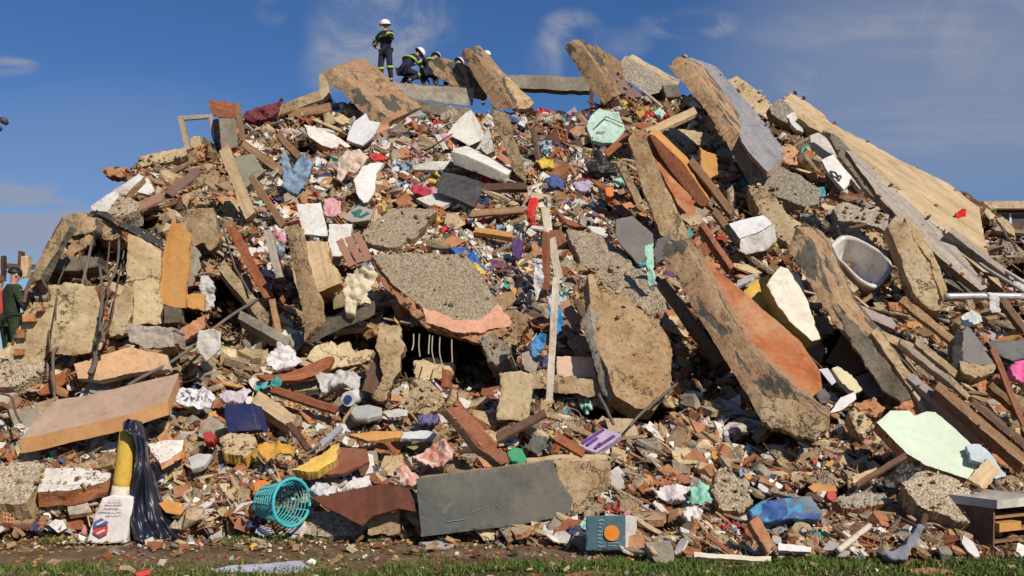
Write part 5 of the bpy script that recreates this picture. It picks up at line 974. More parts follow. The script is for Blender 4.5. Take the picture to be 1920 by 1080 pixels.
# ------------------------------------------------------------------ people
def skinmesh(J, E, subs=2):
    names = list(J); me = bpy.data.meshes.new('t'); me.from_pydata([J[n][0] for n in names], [(names.index(a), names.index(b)) for a, b in E], [])
    o = bpy.data.objects.new('t', me); COL.objects.link(o)
    o.modifiers.new('s', 'SKIN'); md = o.modifiers.new('u', 'SUBSURF'); md.levels = subs; md.render_levels = subs
    for i, n in enumerate(names):
        r = J[n][1]; r = (r, r) if not isinstance(r, tuple) else r; me.skin_vertices[0].data[i].radius = r; me.skin_vertices[0].data[i].use_root = (i == 0)
    dg = bpy.context.evaluated_depsgraph_get(); dg.update(); m2 = bpy.data.meshes.new_from_object(o.evaluated_get(dg)); bpy.data.objects.remove(o); return m2
def person(label, loc, rz, J, cloth_m='navy', legs_m='navy', helmet=True, stripes=True, s=1.0, cap=None, hips=True):
    """J: joints in metres; x right of the figure as seen from behind, y forward, z up"""
    root = bpy.data.objects.new('person', None); link(root, loc); root.rotation_euler.z = rz; root.scale = (s, s, s); tag(root, label, 'person')
    V = {k: Vector(v) for k, v in J.items()}
    def child(nm, me, m, sm=True):
        me.materials.clear(); me.materials.append(mat(m)); 
        if sm: me.polygons.foreach_set('use_smooth', [True]*len(me.polygons))
        me.name = nm; o = bpy.data.objects.new(nm, me); COL.objects.link(o); o.parent = root; return o
    b = {'pelvis': (V['pelvis'], .095), 'waist': (V['pelvis'].lerp(V['chest'], .5), .085), 'chest': (V['chest'], (.11, .08)), 'neck': (V['neck'], .055), 'jaw': (V['neck'].lerp(V['head'], .55), .068), 'head': (V['head'], .088), 'crown': (V['head']+(V['head']-V['neck']).normalized()*.07, .065)}
    E = [('pelvis', 'waist'), ('waist', 'chest'), ('chest', 'neck'), ('neck', 'jaw'), ('jaw', 'head'), ('head', 'crown')]
    for sd in 'LR':
        b['sh'+sd] = (V['sh'+sd], .045); b['el'+sd] = (V['el'+sd], .038); b['wr'+sd] = (V['wr'+sd], .03)
        hd = (V['wr'+sd]-V['el'+sd]).normalized(); b['pa'+sd] = (V['wr'+sd]+hd*.07, (.035, .02)); E += [('chest', 'sh'+sd), ('sh'+sd, 'el'+sd), ('el'+sd, 'wr'+sd), ('wr'+sd, 'pa'+sd)]
        side = hd.cross(Vector((0, 0, 1)));  side = side.normalized() if side.length > .1 else Vector((1, 0, 0))
        for f, (of, ln) in enumerate(((-.026, .07), (-.009, .085), (.009, .08), (.026, .06))):
            b[f'f{f}{sd}'] = (V['wr'+sd]+hd*(.09+ln*.5)+side*of, .009); b[f'g{f}{sd}'] = (V['wr'+sd]+hd*(.09+ln)+side*of*1.15-Vector((0, 0, .012)), .008); E += [('pa'+sd, f'f{f}{sd}'), (f'f{f}{sd}', f'g{f}{sd}')]
        b['th'+sd] = (V['wr'+sd]+hd*.07+side*.055, .010); E += [('wr'+sd, 'th'+sd)]
        b['hi'+sd] = (V['hi'+sd], .07); b['kn'+sd] = (V['kn'+sd], .05); b['an'+sd] = (V['an'+sd], .04); b['to'+sd] = (V['an'+sd]+Vector((0, .17, -.05)), .03); E += [('pelvis', 'hi'+sd), ('hi'+sd, 'kn'+sd), ('kn'+sd, 'an'+sd), ('an'+sd, 'to'+sd)]
    body = child('body', skinmesh(b, E), 'skin')
    j = {'hem': (V['pelvis'].lerp(V['chest'], -.22), (.165, .135)), 'pelvis': (V['pelvis'].lerp(V['chest'], .12), (.17, .135)), 'waist': (V['pelvis'].lerp(V['chest'], .55), (.17, .13)), 'chest': (V['chest'], (.20, .145)), 'collar': (V['chest'].lerp(V['neck'], 1.08), .078)}; E = [('hem', 'pelvis'), ('pelvis', 'waist'), ('waist', 'chest'), ('chest', 'collar')]
    for sd in 'LR':
        j['sh'+sd] = (V['sh'+sd], .09); j['el'+sd] = (V['el'+sd], .066); j['cu'+sd] = (V['wr'+sd].lerp(V['el'+sd], .1), .05); E += [('chest', 'sh'+sd), ('sh'+sd, 'el'+sd), ('el'+sd, 'cu'+sd)]
    child('jacket', skinmesh(j, E), cloth_m)
    t = {'pelvis': (V['pelvis'], (.155, .125))}; E = []
    for sd in 'LR':
        t['hi'+sd] = (V['hi'+sd], .112); t['kn'+sd] = (V['kn'+sd], .083); t['cf'+sd] = (V['kn'+sd].lerp(V['an'+sd], .88), .066); E += [('pelvis', 'hi'+sd), ('hi'+sd, 'kn'+sd), ('kn'+sd, 'cf'+sd)]
        bt = {'a': (V['an'+sd]+Vector((0, 0, .05)), .055), 'b': (V['an'+sd]+Vector((0, 0, -.03)), .05), 'c': (V['an'+sd]+Vector((0, .18, -.045)), .042)}; child('boot', skinmesh(bt, [('a', 'b'), ('b', 'c')]), 'black')
    child('trousers', skinmesh(t, E), legs_m)
    hd = V['head']; upv = (V['head']-V['neck']).normalized(); fw = Vector(J.get('face', (0, 1, 0))).normalized(); fw = (fw-upv*fw.dot(upv)).normalized(); rt = fw.cross(upv)
    def ball(c, rx, ry, rz_, m, nm, cut=None):
        bm = bmesh.new(); bmesh.ops.create_uvsphere(bm, u_segments=20, v_segments=14, radius=1)
        if cut is not None: bmesh.ops.bisect_plane(bm, geom=bm.verts[:]+bm.edges[:]+bm.faces[:], plane_co=(0, 0, cut), plane_no=(0, 0, -1), clear_outer=True)
        for q in bm.verts: q.co = c+rt*(q.co.x*rx)+fw*(q.co.y*ry)+upv*(q.co.z*rz_)
        me = bpy.data.meshes.new(nm); bm.to_mesh(me); bm.free(); o = child(nm, me, m); o.parent = root; return o
    face = ball(hd+fw*.098-upv*.012, .014, .022, .028, 'skin', 'nose')
    for sg in (-1, 1):
        ball(hd+fw*.085+rt*.034*sg+upv*.012, .014, .010, .009, 'black', 'eye'); ball(hd+rt*.092*sg-upv*.005, .014, .02, .034, 'skin', 'ear')
    ball(hd+fw*.088-upv*.055, .026, .010, .007, '~.35,.10,.08', 'mouth')
    if helmet:
        h = ball(hd+upv*.035, .135, .155, .135, 'helmet', 'helmet', cut=-.25)
        bm = bmesh.new(); bmesh.ops.create_circle(bm, cap_ends=True, segments=20, radius=1)
        V_, F_ = tube_mesh([hd+upv*.005+rt*math.cos(a)*.138+fw*math.sin(a)*.158 for a in [2*math.pi*i/24 for i in range(24)]], .014, 6, True); bm.free()
        me = bpy.data.meshes.new('helmet_rim'); me.from_pydata(V_, [], F_); o = child('helmet_rim', me, 'charcoal')
    else: ball(hd+upv*.035-fw*.015, .108, .118, .10, cap or 'black', 'cap', cut=-.15)
    if stripes:
        def band(a, b, t, r, nm='reflective_stripe'):
            p = a.lerp(b, t); d = (b-a).normalized(); ra, rb = r
            x = d.cross(Vector((0, 1, .01))).normalized(); y = d.cross(x).normalized()
            pts = []
            vs = []; fs = []; n = 20
            for k in range(n):
                an = 2*math.pi*k/n
                for hh in (-.032, .032):
                    for rr in (1.0, 1.06): vs.append(p+d*hh+x*(math.cos(an)*ra*rr)+y*(math.sin(an)*rb*rr))
            for k in range(n):
                q = 4*k; w = 4*((k+1) % n)
                fs += [(q, q+1, w+1, w), (q+2, w+2, w+3, q+3), (q+1, q+3, w+3, w+1), (q, w, w+2, q+2)]
            me = bpy.data.meshes.new(nm); me.from_pydata(vs, [], fs); child(nm, me, 'hivis')
        band(V['pelvis'], V['chest'], .93, (.225, .17))
        for sd in 'LR': band(V['sh'+sd], V['el'+sd], .55, (.092, .092)); band(V['el'+sd], V['wr'+sd], .45, (.07, .07)); band(V['kn'+sd], V['an'+sd], .15, (.092, .092))
    return root
ST = dict(pelvis=(0, 0, .96), chest=(0, -.02, 1.34), neck=(0, 0, 1.50), head=(0, .03, 1.66), shL=(-.19, 0, 1.41), shR=(.19, 0, 1.41), elR=(.42, -.06, 1.20), wrR=(.20, .10, 1.04), elL=(-.27, .16, 1.22), wrL=(-.10, .22, 1.46),
          hiL=(-.10, 0, .92), hiR=(.10, 0, .92), knL=(-.17, .04, .50), knR=(.12, .05, .50), anL=(-.20, 0, .08), anR=(.12, 0, .08), face=(.5, .8, .05))
def at_top(u, v, Y): return P(u, v, Y)
p = P(722, 158, 28.3); person('rescuer in dark uniform and white helmet standing upright on the crest, hand at chin', p, R(155), ST, s=1.07)
KN = dict(pelvis=(0, -.05, .42), chest=(.06, .18, .74), neck=(.12, .30, .86), head=(.18, .40, .96), shL=(-.14, .16, .80), shR=(.22, .20, .80), elL=(-.22, .34, .52), wrL=(-.05, .52, .36), elR=(.30, .38, .54), wrR=(.22, .58, .36),
          hiL=(-.11, -.02, .38), hiR=(.11, -.02, .38), knL=(-.18, .40, .42), knR=(.18, .40, .34), anL=(-.16, .04, .08), anR=(.16, -.02, .08), face=(.5, .8, -.5))
person('crouching rescuer in white helmet just right of the standing one, back bent', P(758, 159, 28.5), R(-38), KN, s=1.08)
person('kneeling rescuer in white helmet half behind the short dark-faced slab', P(806, 163, 28.4), R(8), {**KN, 'face': (0, .9, -.3)}, s=1.08)
person('rescuer of whom only a low white helmet shows between two slabs', P(845, 170, 29.4), R(-5), KN, s=1.05)
person('rescuer seen head and shoulders behind the pointed slab', P(912, 199, 29.8), R(200), {**ST, 'elR': (.28, 0, 1.16), 'wrR': (.24, .14, .98)}, s=.96)
person('person in green camouflage and black cap standing at the left edge', P(17, 702, 16.4), R(-42), {**ST, 'elL': (-.27, .02, 1.15), 'wrL': (-.25, .16, .96), 'elR': (.28, .06, 1.15), 'wrR': (.2, .24, 1.0), 'face': (.2, 1, -.05)}, cloth_m='camo', legs_m='camo', helmet=False, stripes=False)
person('person in a red jacket behind the camouflaged one at the left edge', P(-8, 690, 19), R(200), {**ST, 'elL': (-.27, .02, 1.15), 'wrL': (-.25, .16, .96), 'elR': (.28, .06, 1.15), 'wrR': (.2, .24, 1.0)}, cloth_m='#.45,.03,.03', legs_m='navy', helmet=False, stripes=False, cap='wood_dark')
# ------------------------------------------------------------------ countable rubble: copies of prototypes
def rot_mesh_obj(name, me_list): pass
def hull(sx, sy, sz, n=16, disp=.08, sub=1, seed=0):
    rr = random.Random(seed); bm = bmesh.new()
    for _ in range(n):
        v = Vector((rr.uniform(-1, 1), rr.uniform(-1, 1), rr.uniform(-1, 1))); m = max(abs(v.x), abs(v.y), abs(v.z)); v = v/m*rr.uniform(.75, 1); bm.verts.new((v.x*sx/2, v.y*sy/2, v.z*sz/2))
    r = bmesh.ops.convex_hull(bm, input=bm.verts[:]); bmesh.ops.delete(bm, geom=[g for g in r['geom_interior'] if isinstance(g, bmesh.types.BMVert)], context='VERTS')
    if sub: bmesh.ops.subdivide_edges(bm, edges=bm.edges[:], cuts=sub, use_grid_fill=True)
    k = min(sx, sy, sz)
    for v in bm.verts: v.co += Vector((noise.noise(v.co*5/k*.3+Vector((seed, 0, 0))), noise.noise(v.co*5/k*.3+Vector((0, seed, 0))), noise.noise(v.co*5/k*.3+Vector((0, 0, seed+7)))))*disp*k
    return bm
def plate_bm(sx, sy, sz, seed, jag=.12, corners=5, bend=0):
    rr = random.Random(seed); k = corners+rr.randint(0, 2); an = sorted(rr.uniform(0, 2*math.pi) for _ in range(k)); 
    an = [2*math.pi*i/k+rr.uniform(-.35, .35) for i in range(k)]; R0 = [rr.uniform(.7, 1.05) for _ in an]; pts = []
    C_ = [(math.cos(a)*r*sx/2, math.sin(a)*r*sy/2) for a, r in zip(an, R0)]
    for i in range(k):
        a, b = C_[i], C_[(i+1) % k]
        for j in range(3): t = j/3; q = rr.uniform(-1, 1)*jag*.3; pts.append((a[0]+(b[0]-a[0])*t+q*sx/3, a[1]+(b[1]-a[1])*t+rr.uniform(-1, 1)*jag*.3*sy/3))
    bm = bmesh.new(); f = lambda x, y: bend*math.sin(x/sx*2.4+seed)*sx*.2+bend*.6*math.sin(y/sy*3+seed*2)*sy*.2
    top = [bm.verts.new((x, y, sz/2+f(x, y))) for x, y in pts]; bot = [bm.verts.new((x*rr.uniform(.92, 1.02), y*rr.uniform(.92, 1.02), -sz/2+f(x, y))) for x, y in pts]; n = len(pts)
    ct = bm.verts.new((0, 0, sz/2+f(0, 0))); cbm = bm.verts.new((0, 0, -sz/2+f(0, 0)))
    for i in range(n):
        bm.faces.new((ct, top[i], top[(i+1) % n])); bm.faces.new((cbm, bot[(i+1) % n], bot[i])); fc = bm.faces.new((top[i], bot[i], bot[(i+1) % n], top[(i+1) % n])); fc.material_index = 1
    return bm
def plank_bm(L, W, T, seed):
    rr = random.Random(seed); bm = bmesh.new(); n = 5; rings = []
    for i in range(9):
        x = -L/2+L*i/8
        ring = []
        for (yy, zz) in ((-1, -1), (0, -1), (1, -1), (1, 1), (0, 1), (-1, 1)):
            dx = rr.uniform(-.1, .1)*L if i in (0, 8) else 0
            ring.append(bm.verts.new((x+dx, yy*W/2*(1+rr.uniform(-.05, .05)), zz*T/2+rr.uniform(-.03, .03)*T)))
        rings.append(ring)
    for a, b in zip(rings, rings[1:]):
        for k in range(6): bm.faces.new((a[k], a[(k+1) % 6], b[(k+1) % 6], b[k]))
    bm.faces.new(rings[0][::-1]); bm.faces.new(rings[-1]); return bm
def hollow_brick(seed, L=.25, W=.2, H=.12, nx=3, nz=2):
    rr = random.Random(seed); parts = []; t = .012
    xs = np.linspace(-W/2, W/2, nx+1); zs = np.linspace(-H/2, H/2, nz+1); l = L*rr.uniform(.6, 1)
    for x in xs: parts.append(box((x, 0, 0), Vector((t, 0, 0)), Vector((0, l*rr.uniform(.8, 1), 0)), Vector((0, 0, H+t))))
    for z in zs: parts.append(box((0, 0, z), Vector((W-t*.5, 0, 0)), Vector((0, l*.985*rr.uniform(.85, 1), 0)), Vector((0, 0, t*.9))))
    parts.append(box((0, 0, 0), Vector((W-t, 0, 0)), Vector((0, l*.55, 0)), Vector((0, 0, H-t))))
    V, Fs = merge(parts); me = bpy.data.meshes.new('b'); me.from_pydata(V, [], Fs); bm = bmesh.new(); bm.from_mesh(me)
    for v in bm.verts: v.co += Vector((noise.noise(v.co*9+Vector((seed, 0, 0))), noise.noise(v.co*9+Vector((0, seed, 0))), noise.noise(v.co*9)))*.012
    return bm
def cloth_bm(sx, sy, seed, n=13):
    bm = bmesh.new(); g = []
    for j in range(n):
        row = []
        for i in range(n):
            x, y = i/(n-1)-.5, j/(n-1)-.5; e = 1-.25*noise.noise(Vector((x*3+seed, y*3, 1))); p = Vector((x*2.4, y*2.4, seed))
            z = noise.fractal(p*1.3, .8, 2.2, 4)*.42*min(sx, sy)+.10*min(sx, sy)*math.sin(x*9+y*5+seed)
            r2 = (x*x+y*y)*1.6
            row.append(bm.verts.new((x*sx*e+noise.noise(p*2)*.25*sx, y*sy*e+noise.noise(p*2+Vector((7, 0, 0)))*.25*sy, z-r2*.3*min(sx, sy))))
        g.append(row)
    for j in range(n-1):
        for i in range(n-1):
            x, y = i/(n-2)-.5, j/(n-2)-.5
            if x*x+y*y < .30+.16*noise.noise(Vector((x*4, y*4, seed))): bm.faces.new((g[j][i], g[j][i+1], g[j+1][i+1], g[j+1][i]))
    bmesh.ops.delete(bm, geom=[v for v in bm.verts if not v.link_faces], context='VERTS')
    bm.normal_update(); vs = bm.verts[:]; up = {v: bm.verts.new(v.co-v.normal*.008) for v in vs}
    bed = [e for e in bm.edges if len(e.link_faces) == 1]; fl = bm.faces[:]
    for e in bed: bm.faces.new((e.verts[0], e.verts[1], up[e.verts[1]], up[e.verts[0]]))
    for f in fl: bm.faces.new([up[v] for v in reversed(f.verts)])
    return bm
def finish(bm, name, mats, smooth=False):
    me = bpy.data.meshes.new(name); bmesh.ops.recalc_face_normals(bm, faces=bm.faces)
    uv = bm.loops.layers.uv.new('UVMap')
    for f in bm.faces:
        for l in f.loops: l[uv].uv = (l.vert.co.x, l.vert.co.y+l.vert.co.z)
    bm.to_mesh(me); bm.free()
    for m in mats: me.materials.append(mat(m))
    if smooth: me.polygons.foreach_set('use_smooth', [True]*len(me.polygons))
    return me
ctrl = [h for h in HERO]
def in_hero(u, v, m=0):
    for poly, a, b, c, d in ctrl:
        if a-m <= u <= b+m and c-m <= v <= d+m and inpoly((u, v), poly): return True
    return False
def sample(k, zone=None, margin=6):
    out = []; tries = 0
    while len(out) < k and tries < k*60:
        tries += 1; u = random.uniform(-30, 1950); v = random.uniform(175, 1046)
        if v < top_v(u)+margin or v > base_v(u)-4: continue
        if zone and not zone(u, v): continue
        if in_hero(u, v) or cavity(u, v) > .45: continue
        out.append((u, v))
    return out
LAND = [(u, v, s) for u, v, s in ((190, 770, 'tan mattress'), (203, 975, 'white cement bag'), (290, 930, 'navy plastic sheet'), (240, 850, 'yellow foam roll'), (527, 945, 'teal basket'), (680, 945, 'dark red-brown sheet'),
 (920, 930, 'dark grey slab'), (1145, 1000, 'teal carton'), (1316, 924, 'mint green towel'), (1474, 952, 'blue printed bag'), (1560, 930, 'small red ball'), (1700, 885, 'black rubbish bag'), (1745, 830, 'mint wall panel'),
 (1770, 930, 'large pebbled slab'), (1880, 985, 'dark cabinet'), (1700, 1015, 'blue-grey trouser leg'), (1600, 1010, 'pale plastic pipe'), (1432, 1000, 'tilted terracotta bar'), (1125, 825, 'purple carton'), (968, 853, 'green tub'),
 (900, 815, 'big red-brown beam'), (455, 785, 'navy box'), (362, 746, 'floral cloth'), (430, 830, 'yellow-sided slab'), (590, 865, 'yellow foam strip'), (653, 748, 'white roll with blue core'), (686, 770, 'grey oval lid'), (560, 695, 'curved headboard'),
 (525, 670, 'white plastic heap'), (730, 670, 'bent tan pillar'), (828, 530, 'largest pebble-dash slab'), (755, 425, 'smaller pebble-dash slab'), (680, 545, 'cream sweater'), (585, 412, 'upper tiled panel'), (557, 325, 'blue denim garment'),
 (610, 255, 'long white shard'), (683, 245, 'notched grey-white panel'), (690, 345, 'veined marble slab'), (860, 355, 'charcoal panel'), (905, 305, 'white box'), (870, 240, 'tilted white cupboard'), (660, 310, 'cream dress'), (490, 205, 'crimson clothes heap'),
 (450, 345, 'tall tan timber'), (365, 240, 'empty wooden frame'), (225, 355, 'long white panel'), (270, 520, 'cream column'), (325, 500, 'tall orange board'), (140, 600, 'far left plastered wall'), (240, 680, 'peach wall panel'), (390, 550, 'white hanging sack'),
 (390, 648, 'striped pillow'), (1042, 470, 'white broken pole'), (1035, 690, 'white window frame'), (1008, 655, 'lower blue bag'), (970, 740, 'tan block pillar'), (1190, 660, 'large tan cloth-shaped slab'), (1130, 235, 'mint tarp'), (1130, 300, 'black pointed sheet'),
 (1020, 305, 'yellow sack'), (1000, 398, 'red scarf'), (1190, 450, 'larger grey panel'), (1218, 500, 'long mint rag'), (1275, 320, 'orange-brown box beam'), (1415, 440, 'white-topped appliance'), (1480, 570, 'torn white mattress'), (1430, 640, 'massive orange-topped slab'),
 (1614, 492, 'bathtub'), (1600, 660, 'long tarred beam'), (1715, 490, 'two pale beams'), (1475, 345, 'pebbled round-edged beam'), (1365, 230, 'long tar-streaked slab'), (1605, 330, 'white emblem sheet'), (1700, 340, 'huge roof slab'), (1801, 404, 'red bundle'),
 (1845, 556, 'horizontal steel pipe'), (1832, 650, 'extractor hood'), (1915, 695, 'bright pink cloth'), (1840, 790, 'long dark brown beam'), (1585, 757, 'bright white shard'), (950, 150, 'pointed crest slab'), (740, 175, 'curved crest slab'), (1575, 935, 'small pebbled slab'))]
LAB = []
def scatter(name, what, cat, group, meshes, adj, n, px, smin, smax, base, zone=None, flat=.5, wts=None, sink=.25):
    """meshes: prototypes of nominal size `base` metres, adj: how each looks; every copy is one object with its own label"""
    for (u, v) in sample(n, zone):
        i = random.choices(range(len(meshes)), wts)[0] if wts else random.randrange(len(meshes))
        Y = surf(u, v); pxs = random.triangular(px[0], px[1], px[0]+(px[1]-px[0])*.25)*(1 if v < 820 else .92); s = max(smin, min(smax, pxs*Y/F))/base
        o = bpy.data.objects.new(name, meshes[i]); o.location = P(u, v, Y-s*base*(.5-sink)-.24)
        q = Vector((0, -.48, .87)).lerp(Vector((random.uniform(-1, 1), random.uniform(-1, .2), random.uniform(-.3, 1))), flat).normalized()
        o.rotation_mode = 'QUATERNION'; tw = random.uniform(0, 6.28)
        if u > 1080 and random.random() < .65 or u < 1080 and random.random() < .3: tw = R(-48+random.gauss(0, 13))
        X = Vector((math.cos(tw), -q.y*0, math.sin(tw))); X = (X-q*X.dot(q)).normalized(); Yv = q.cross(X)
        o.rotation_quaternion = Matrix((X, Yv, q)).transposed().to_quaternion()
        o.scale = (s, s, s); COL.objects.link(o); tag(o, None, cat, group)
        L = min(LAND, key=lambda l: math.hypot(l[0]-u, l[1]-v)); dx, dy = u-L[0], v-L[1]; d = math.hypot(dx, dy); an = math.degrees(math.atan2(-dy, dx)) % 360
        rel = ('right of', 'up and right of', 'above', 'up and left of', 'left of', 'down and left of', 'below', 'down and right of')[int((an+22.5)//45) % 8]
        sz = 'small ' if pxs < px[0]+(px[1]-px[0])*.3 else ('large ' if pxs > px[0]+(px[1]-px[0])*.62 else '')
        LAB.append((o, sz, adj[i]+' '+what, rel+' the '+L[2], d))
def label_scatter():
    D = {}
    for o, sz, w, r, d in LAB: D.setdefault((sz, w, r), []).append((d, o))
    for (sz, w, r), l in D.items():
        l.sort(key=lambda t: t[0])
        for i, (d, o) in enumerate(l):
            pre = ('' if len(l) == 1 else 'nearest ' if i == 0 else ('second nearest ', 'third nearest ', 'fourth nearest ', 'fifth nearest ', 'sixth nearest ')[i-1] if i < 6 else 'farther ')
            o['label'] = pre+sz+w+' '+r
LOW = lambda u, v: v > 700
UP = lambda u, v: v <= 700
MID = lambda u, v: 470 < u < 1240 and v < 560
# bricks
bs_ = [finish(hollow_brick(i, nx=3+i % 2, nz=2+(i % 3 == 0)), 'hollow_brick', ['brick']) for i in range(5)]
scatter('hollow_brick', 'hollow brick', 'hollow brick', 'broken hollow bricks in the rubble', bs_, ['broken']*5, 130, (26, 46), .2, .55, .25, flat=.7)
bs_ = [finish(hull(.24, .13, .09, 20, .06, 1, i+3), 'brick', ['brick']) for i in range(6)]
scatter('brick', 'brick fragment', 'brick', 'terracotta brick fragments in the rubble', bs_, ['terracotta']*6, 240, (14, 38), .1, .42, .24, flat=.7)
# concrete chunks
cm = ['conc', 'conc_pale', 'conc_grey', 'earthy', 'pebble', 'cream']
ch = [finish(hull(.40, .32, .24, 13, .10, 1, i+20), 'concrete_chunk', [cm[i % 6]]) for i in range(12)]
CN = ['tan', 'pale', 'grey', 'ochre', 'pebbled', 'cream']
scatter('concrete_chunk', 'concrete chunk', 'concrete chunk', 'loose concrete chunks', ch, CN*2, 270, (16, 56), .12, 1.0, .4, zone=lambda u, v: not MID(u, v) or random.random() < .4, flat=.7)
pl_ = [finish(plate_bm(.5, .36, .09, i+40, corners=4), 'slab_fragment', [cm[(i+1) % 6], ['brickrow', 'conc'][i % 2]]) for i in range(9)]
scatter('slab_fragment', 'slab fragment', 'slab fragment', 'flat broken slab fragments', pl_, [CN[(i+1) % 6] for i in range(9)], 270, (26, 88), .2, 1.5, .5, zone=lambda u, v: not MID(u, v) or random.random() < .5, flat=.55)
wp = [finish(plate_bm(.3, .2, .03, i+60, corners=4), 'plaster_fragment', [['plaster', 'cream', '~.66,.62,.56', 'plaster', '~.56,.54,.54', 'bathtile'][i % 6], 'brick' if i % 2 else 'plaster']) for i in range(9)]
scatter('plaster_fragment', 'plaster flake', 'plaster piece', 'loose plaster flakes', wp, [['white', 'cream', 'off-white', 'white', 'grey-white', 'white tiled'][i % 6] for i in range(9)], 290, (14, 58), .07, .9, .3, zone=lambda u, v: not (u < 470 and v < 720) or random.random() < .25, flat=.6)
# wood
wd_ = [finish(plank_bm(.9, .11, .03, i), 'plank', [['wood_brown', 'wood_red', 'wood_dark', 'wood_pale', 'wood_grey', 'wood_brown'][i % 6]]) for i in range(12)]
scatter('plank', 'broken board', 'plank', 'short broken boards', wd_, [['brown', 'red-brown', 'dark', 'pale', 'grey', 'brown'][i % 6] for i in range(12)], 290, (36, 110), .35, 2.2, .9, flat=.42, sink=.4)
wd2 = [finish(plank_bm(.7, .022, .018, i+30), 'batten', [['wood_pale', 'wood_dark', 'rust', 'wood_red'][i % 4]]) for i in range(6)]
scatter('stick', 'thin stick', 'stick', 'thin splintered sticks', wd2, [['pale', 'dark', 'rusty', 'red-brown'][i % 4] for i in range(6)], 220, (36, 100), .3, 1.7, .7, flat=.5, sink=.4)
sh_ = [finish(plate_bm(.5, .3, .02, i+140, corners=4, bend=.15), 'wood_sheet', [['wood_brown', 'wood_red', 'wood_orange', 'wood_dark', 'wood_grey', 'wood_pale'][i % 6]]*2) for i in range(9)]
scatter('wood_sheet', 'wood sheet', 'wood sheet', 'broken sheets of furniture wood', sh_, [['brown', 'red-brown', 'orange', 'dark', 'grey', 'pale'][i % 6] for i in range(9)], 240, (24, 84), .2, 1.4, .5, flat=.45)
br_ = [finish(hull(.9, .14, .12, 22, .10, 1, i+160), 'concrete_bar', [cm[i % 6]]) for i in range(8)]
scatter('concrete_bar', 'concrete bar', 'concrete bar', 'narrow broken concrete bars', br_, [CN[i % 6] for i in range(8)], 200, (34, 120), .3, 2.2, .9, flat=.5)
def rod_bm(seed, L=1.0, r=.012):
    rr = random.Random(seed); pts = [Vector((-L/2+L*i/5, rr.uniform(-.12, .12)*L, rr.uniform(-.06, .10)*L)) for i in range(6)]; fine = []
    for i in range(5):
        for j in range(5):
            t = j/5; p0 = pts[max(i-1, 0)]; a = pts[i]; b = pts[i+1]; p3_ = pts[min(i+2, 5)]; fine.append(.5*((2*a)+(b-p0)*t+(2*p0-5*a+4*b-p3_)*t*t+(3*a-p0-3*b+p3_)*t**3))
    V, Fs = tube_mesh(fine+[pts[-1]], r, 5); me = bpy.data.meshes.new('r'); me.from_pydata(V, [], Fs); bm = bmesh.new(); bm.from_mesh(me); return bm
rd_ = [finish(rod_bm(i), 'rebar', ['rust' if i % 3 else 'conc_grey'], True) for i in range(9)]
scatter('rebar', 'bent steel rod', 'steel rod', 'bent reinforcing rods', rd_, ['rusty' if i % 3 else 'grey' for i in range(9)], 150, (40, 130), .4, 2.0, 1.0, flat=.35, sink=.5)
dw_ = [finish(plate_bm(.5, .34, .035, i+200, corners=4), 'drywall_sheet', [['plaster', '~.60,.58,.55', 'cream', '~.50,.49,.50', 'plaster', '~.66,.60,.52'][i % 6], 'brick' if i % 3 == 0 else 'plaster']) for i in range(9)]
scatter('drywall_sheet', 'light sheet', 'sheet', 'pale broken sheets of board and tile', dw_, [['white', 'light grey', 'cream', 'grey', 'white', 'beige'][i % 6] for i in range(9)], 190, (22, 70), .15, 1.2, .5, zone=lambda u, v: MID(u, v) or v > 720 or random.random() < .35, flat=.5)
# cloth and paper
cc = ['.66,.62,.60', '.62,.56,.58', '.30,.40,.52', '.55,.03,.04', '.03,.04,.12', '.60,.28,.34', '.05,.34,.34', '.68,.60,.48', '.60,.42,.07', '.12,.05,.16', '.34,.60,.48', '.10,.10,.11', '.70,.68,.66', '.26,.13,.09', '.04,.12,.34', '.56,.46,.40']
cw = [9, 6, 5, 4, 4, 4, 2, 7, 3, 2, 2, 4, 9, 5, 3, 6]
cl = [finish(cloth_bm(.4, .32, i*3.7), 'cloth_scrap', ['#'+c], True) for i, c in enumerate(cc)]
KN_ = ['white', 'pinkish white', 'light blue', 'red', 'navy', 'pink', 'teal', 'cream', 'yellow', 'purple', 'mint', 'black', 'bright white', 'brown', 'blue', 'beige']
scatter('cloth_scrap', 'cloth scrap', 'cloth scrap', 'crumpled clothing scraps in the upper pile', cl, KN_, 210, (16, 56), .12, .9, .4, zone=lambda u, v: UP(u, v) and (MID(u, v) or random.random() < .12), flat=.6, wts=cw)
scatter('cloth_scrap', 'cloth scrap', 'cloth scrap', 'crumpled clothing scraps at the pile foot', cl, KN_, 90, (14, 44), .08, .4, .4, zone=LOW, flat=.6, wts=cw)
pa = [finish(plate_bm(.3, .22, .008, i+90, corners=4, bend=.9), 'paper_scrap', ['~'+c]*1+['~'+c]) for i, c in enumerate(['.74,.72,.70', '.70,.66,.60', '.50,.52,.56', '.62,.40,.12', '.05,.20,.32', '.60,.58,.62'])]
scatter('paper_scrap', 'bent scrap', 'paper scrap', 'bent scraps of paper and plastic', pa, ['white', 'cream', 'grey', 'orange', 'dark blue', 'lilac'], 200, (8, 30), .06, .5, .3, zone=lambda u, v: v > 700 or MID(u, v), flat=.8)

label_scatter()
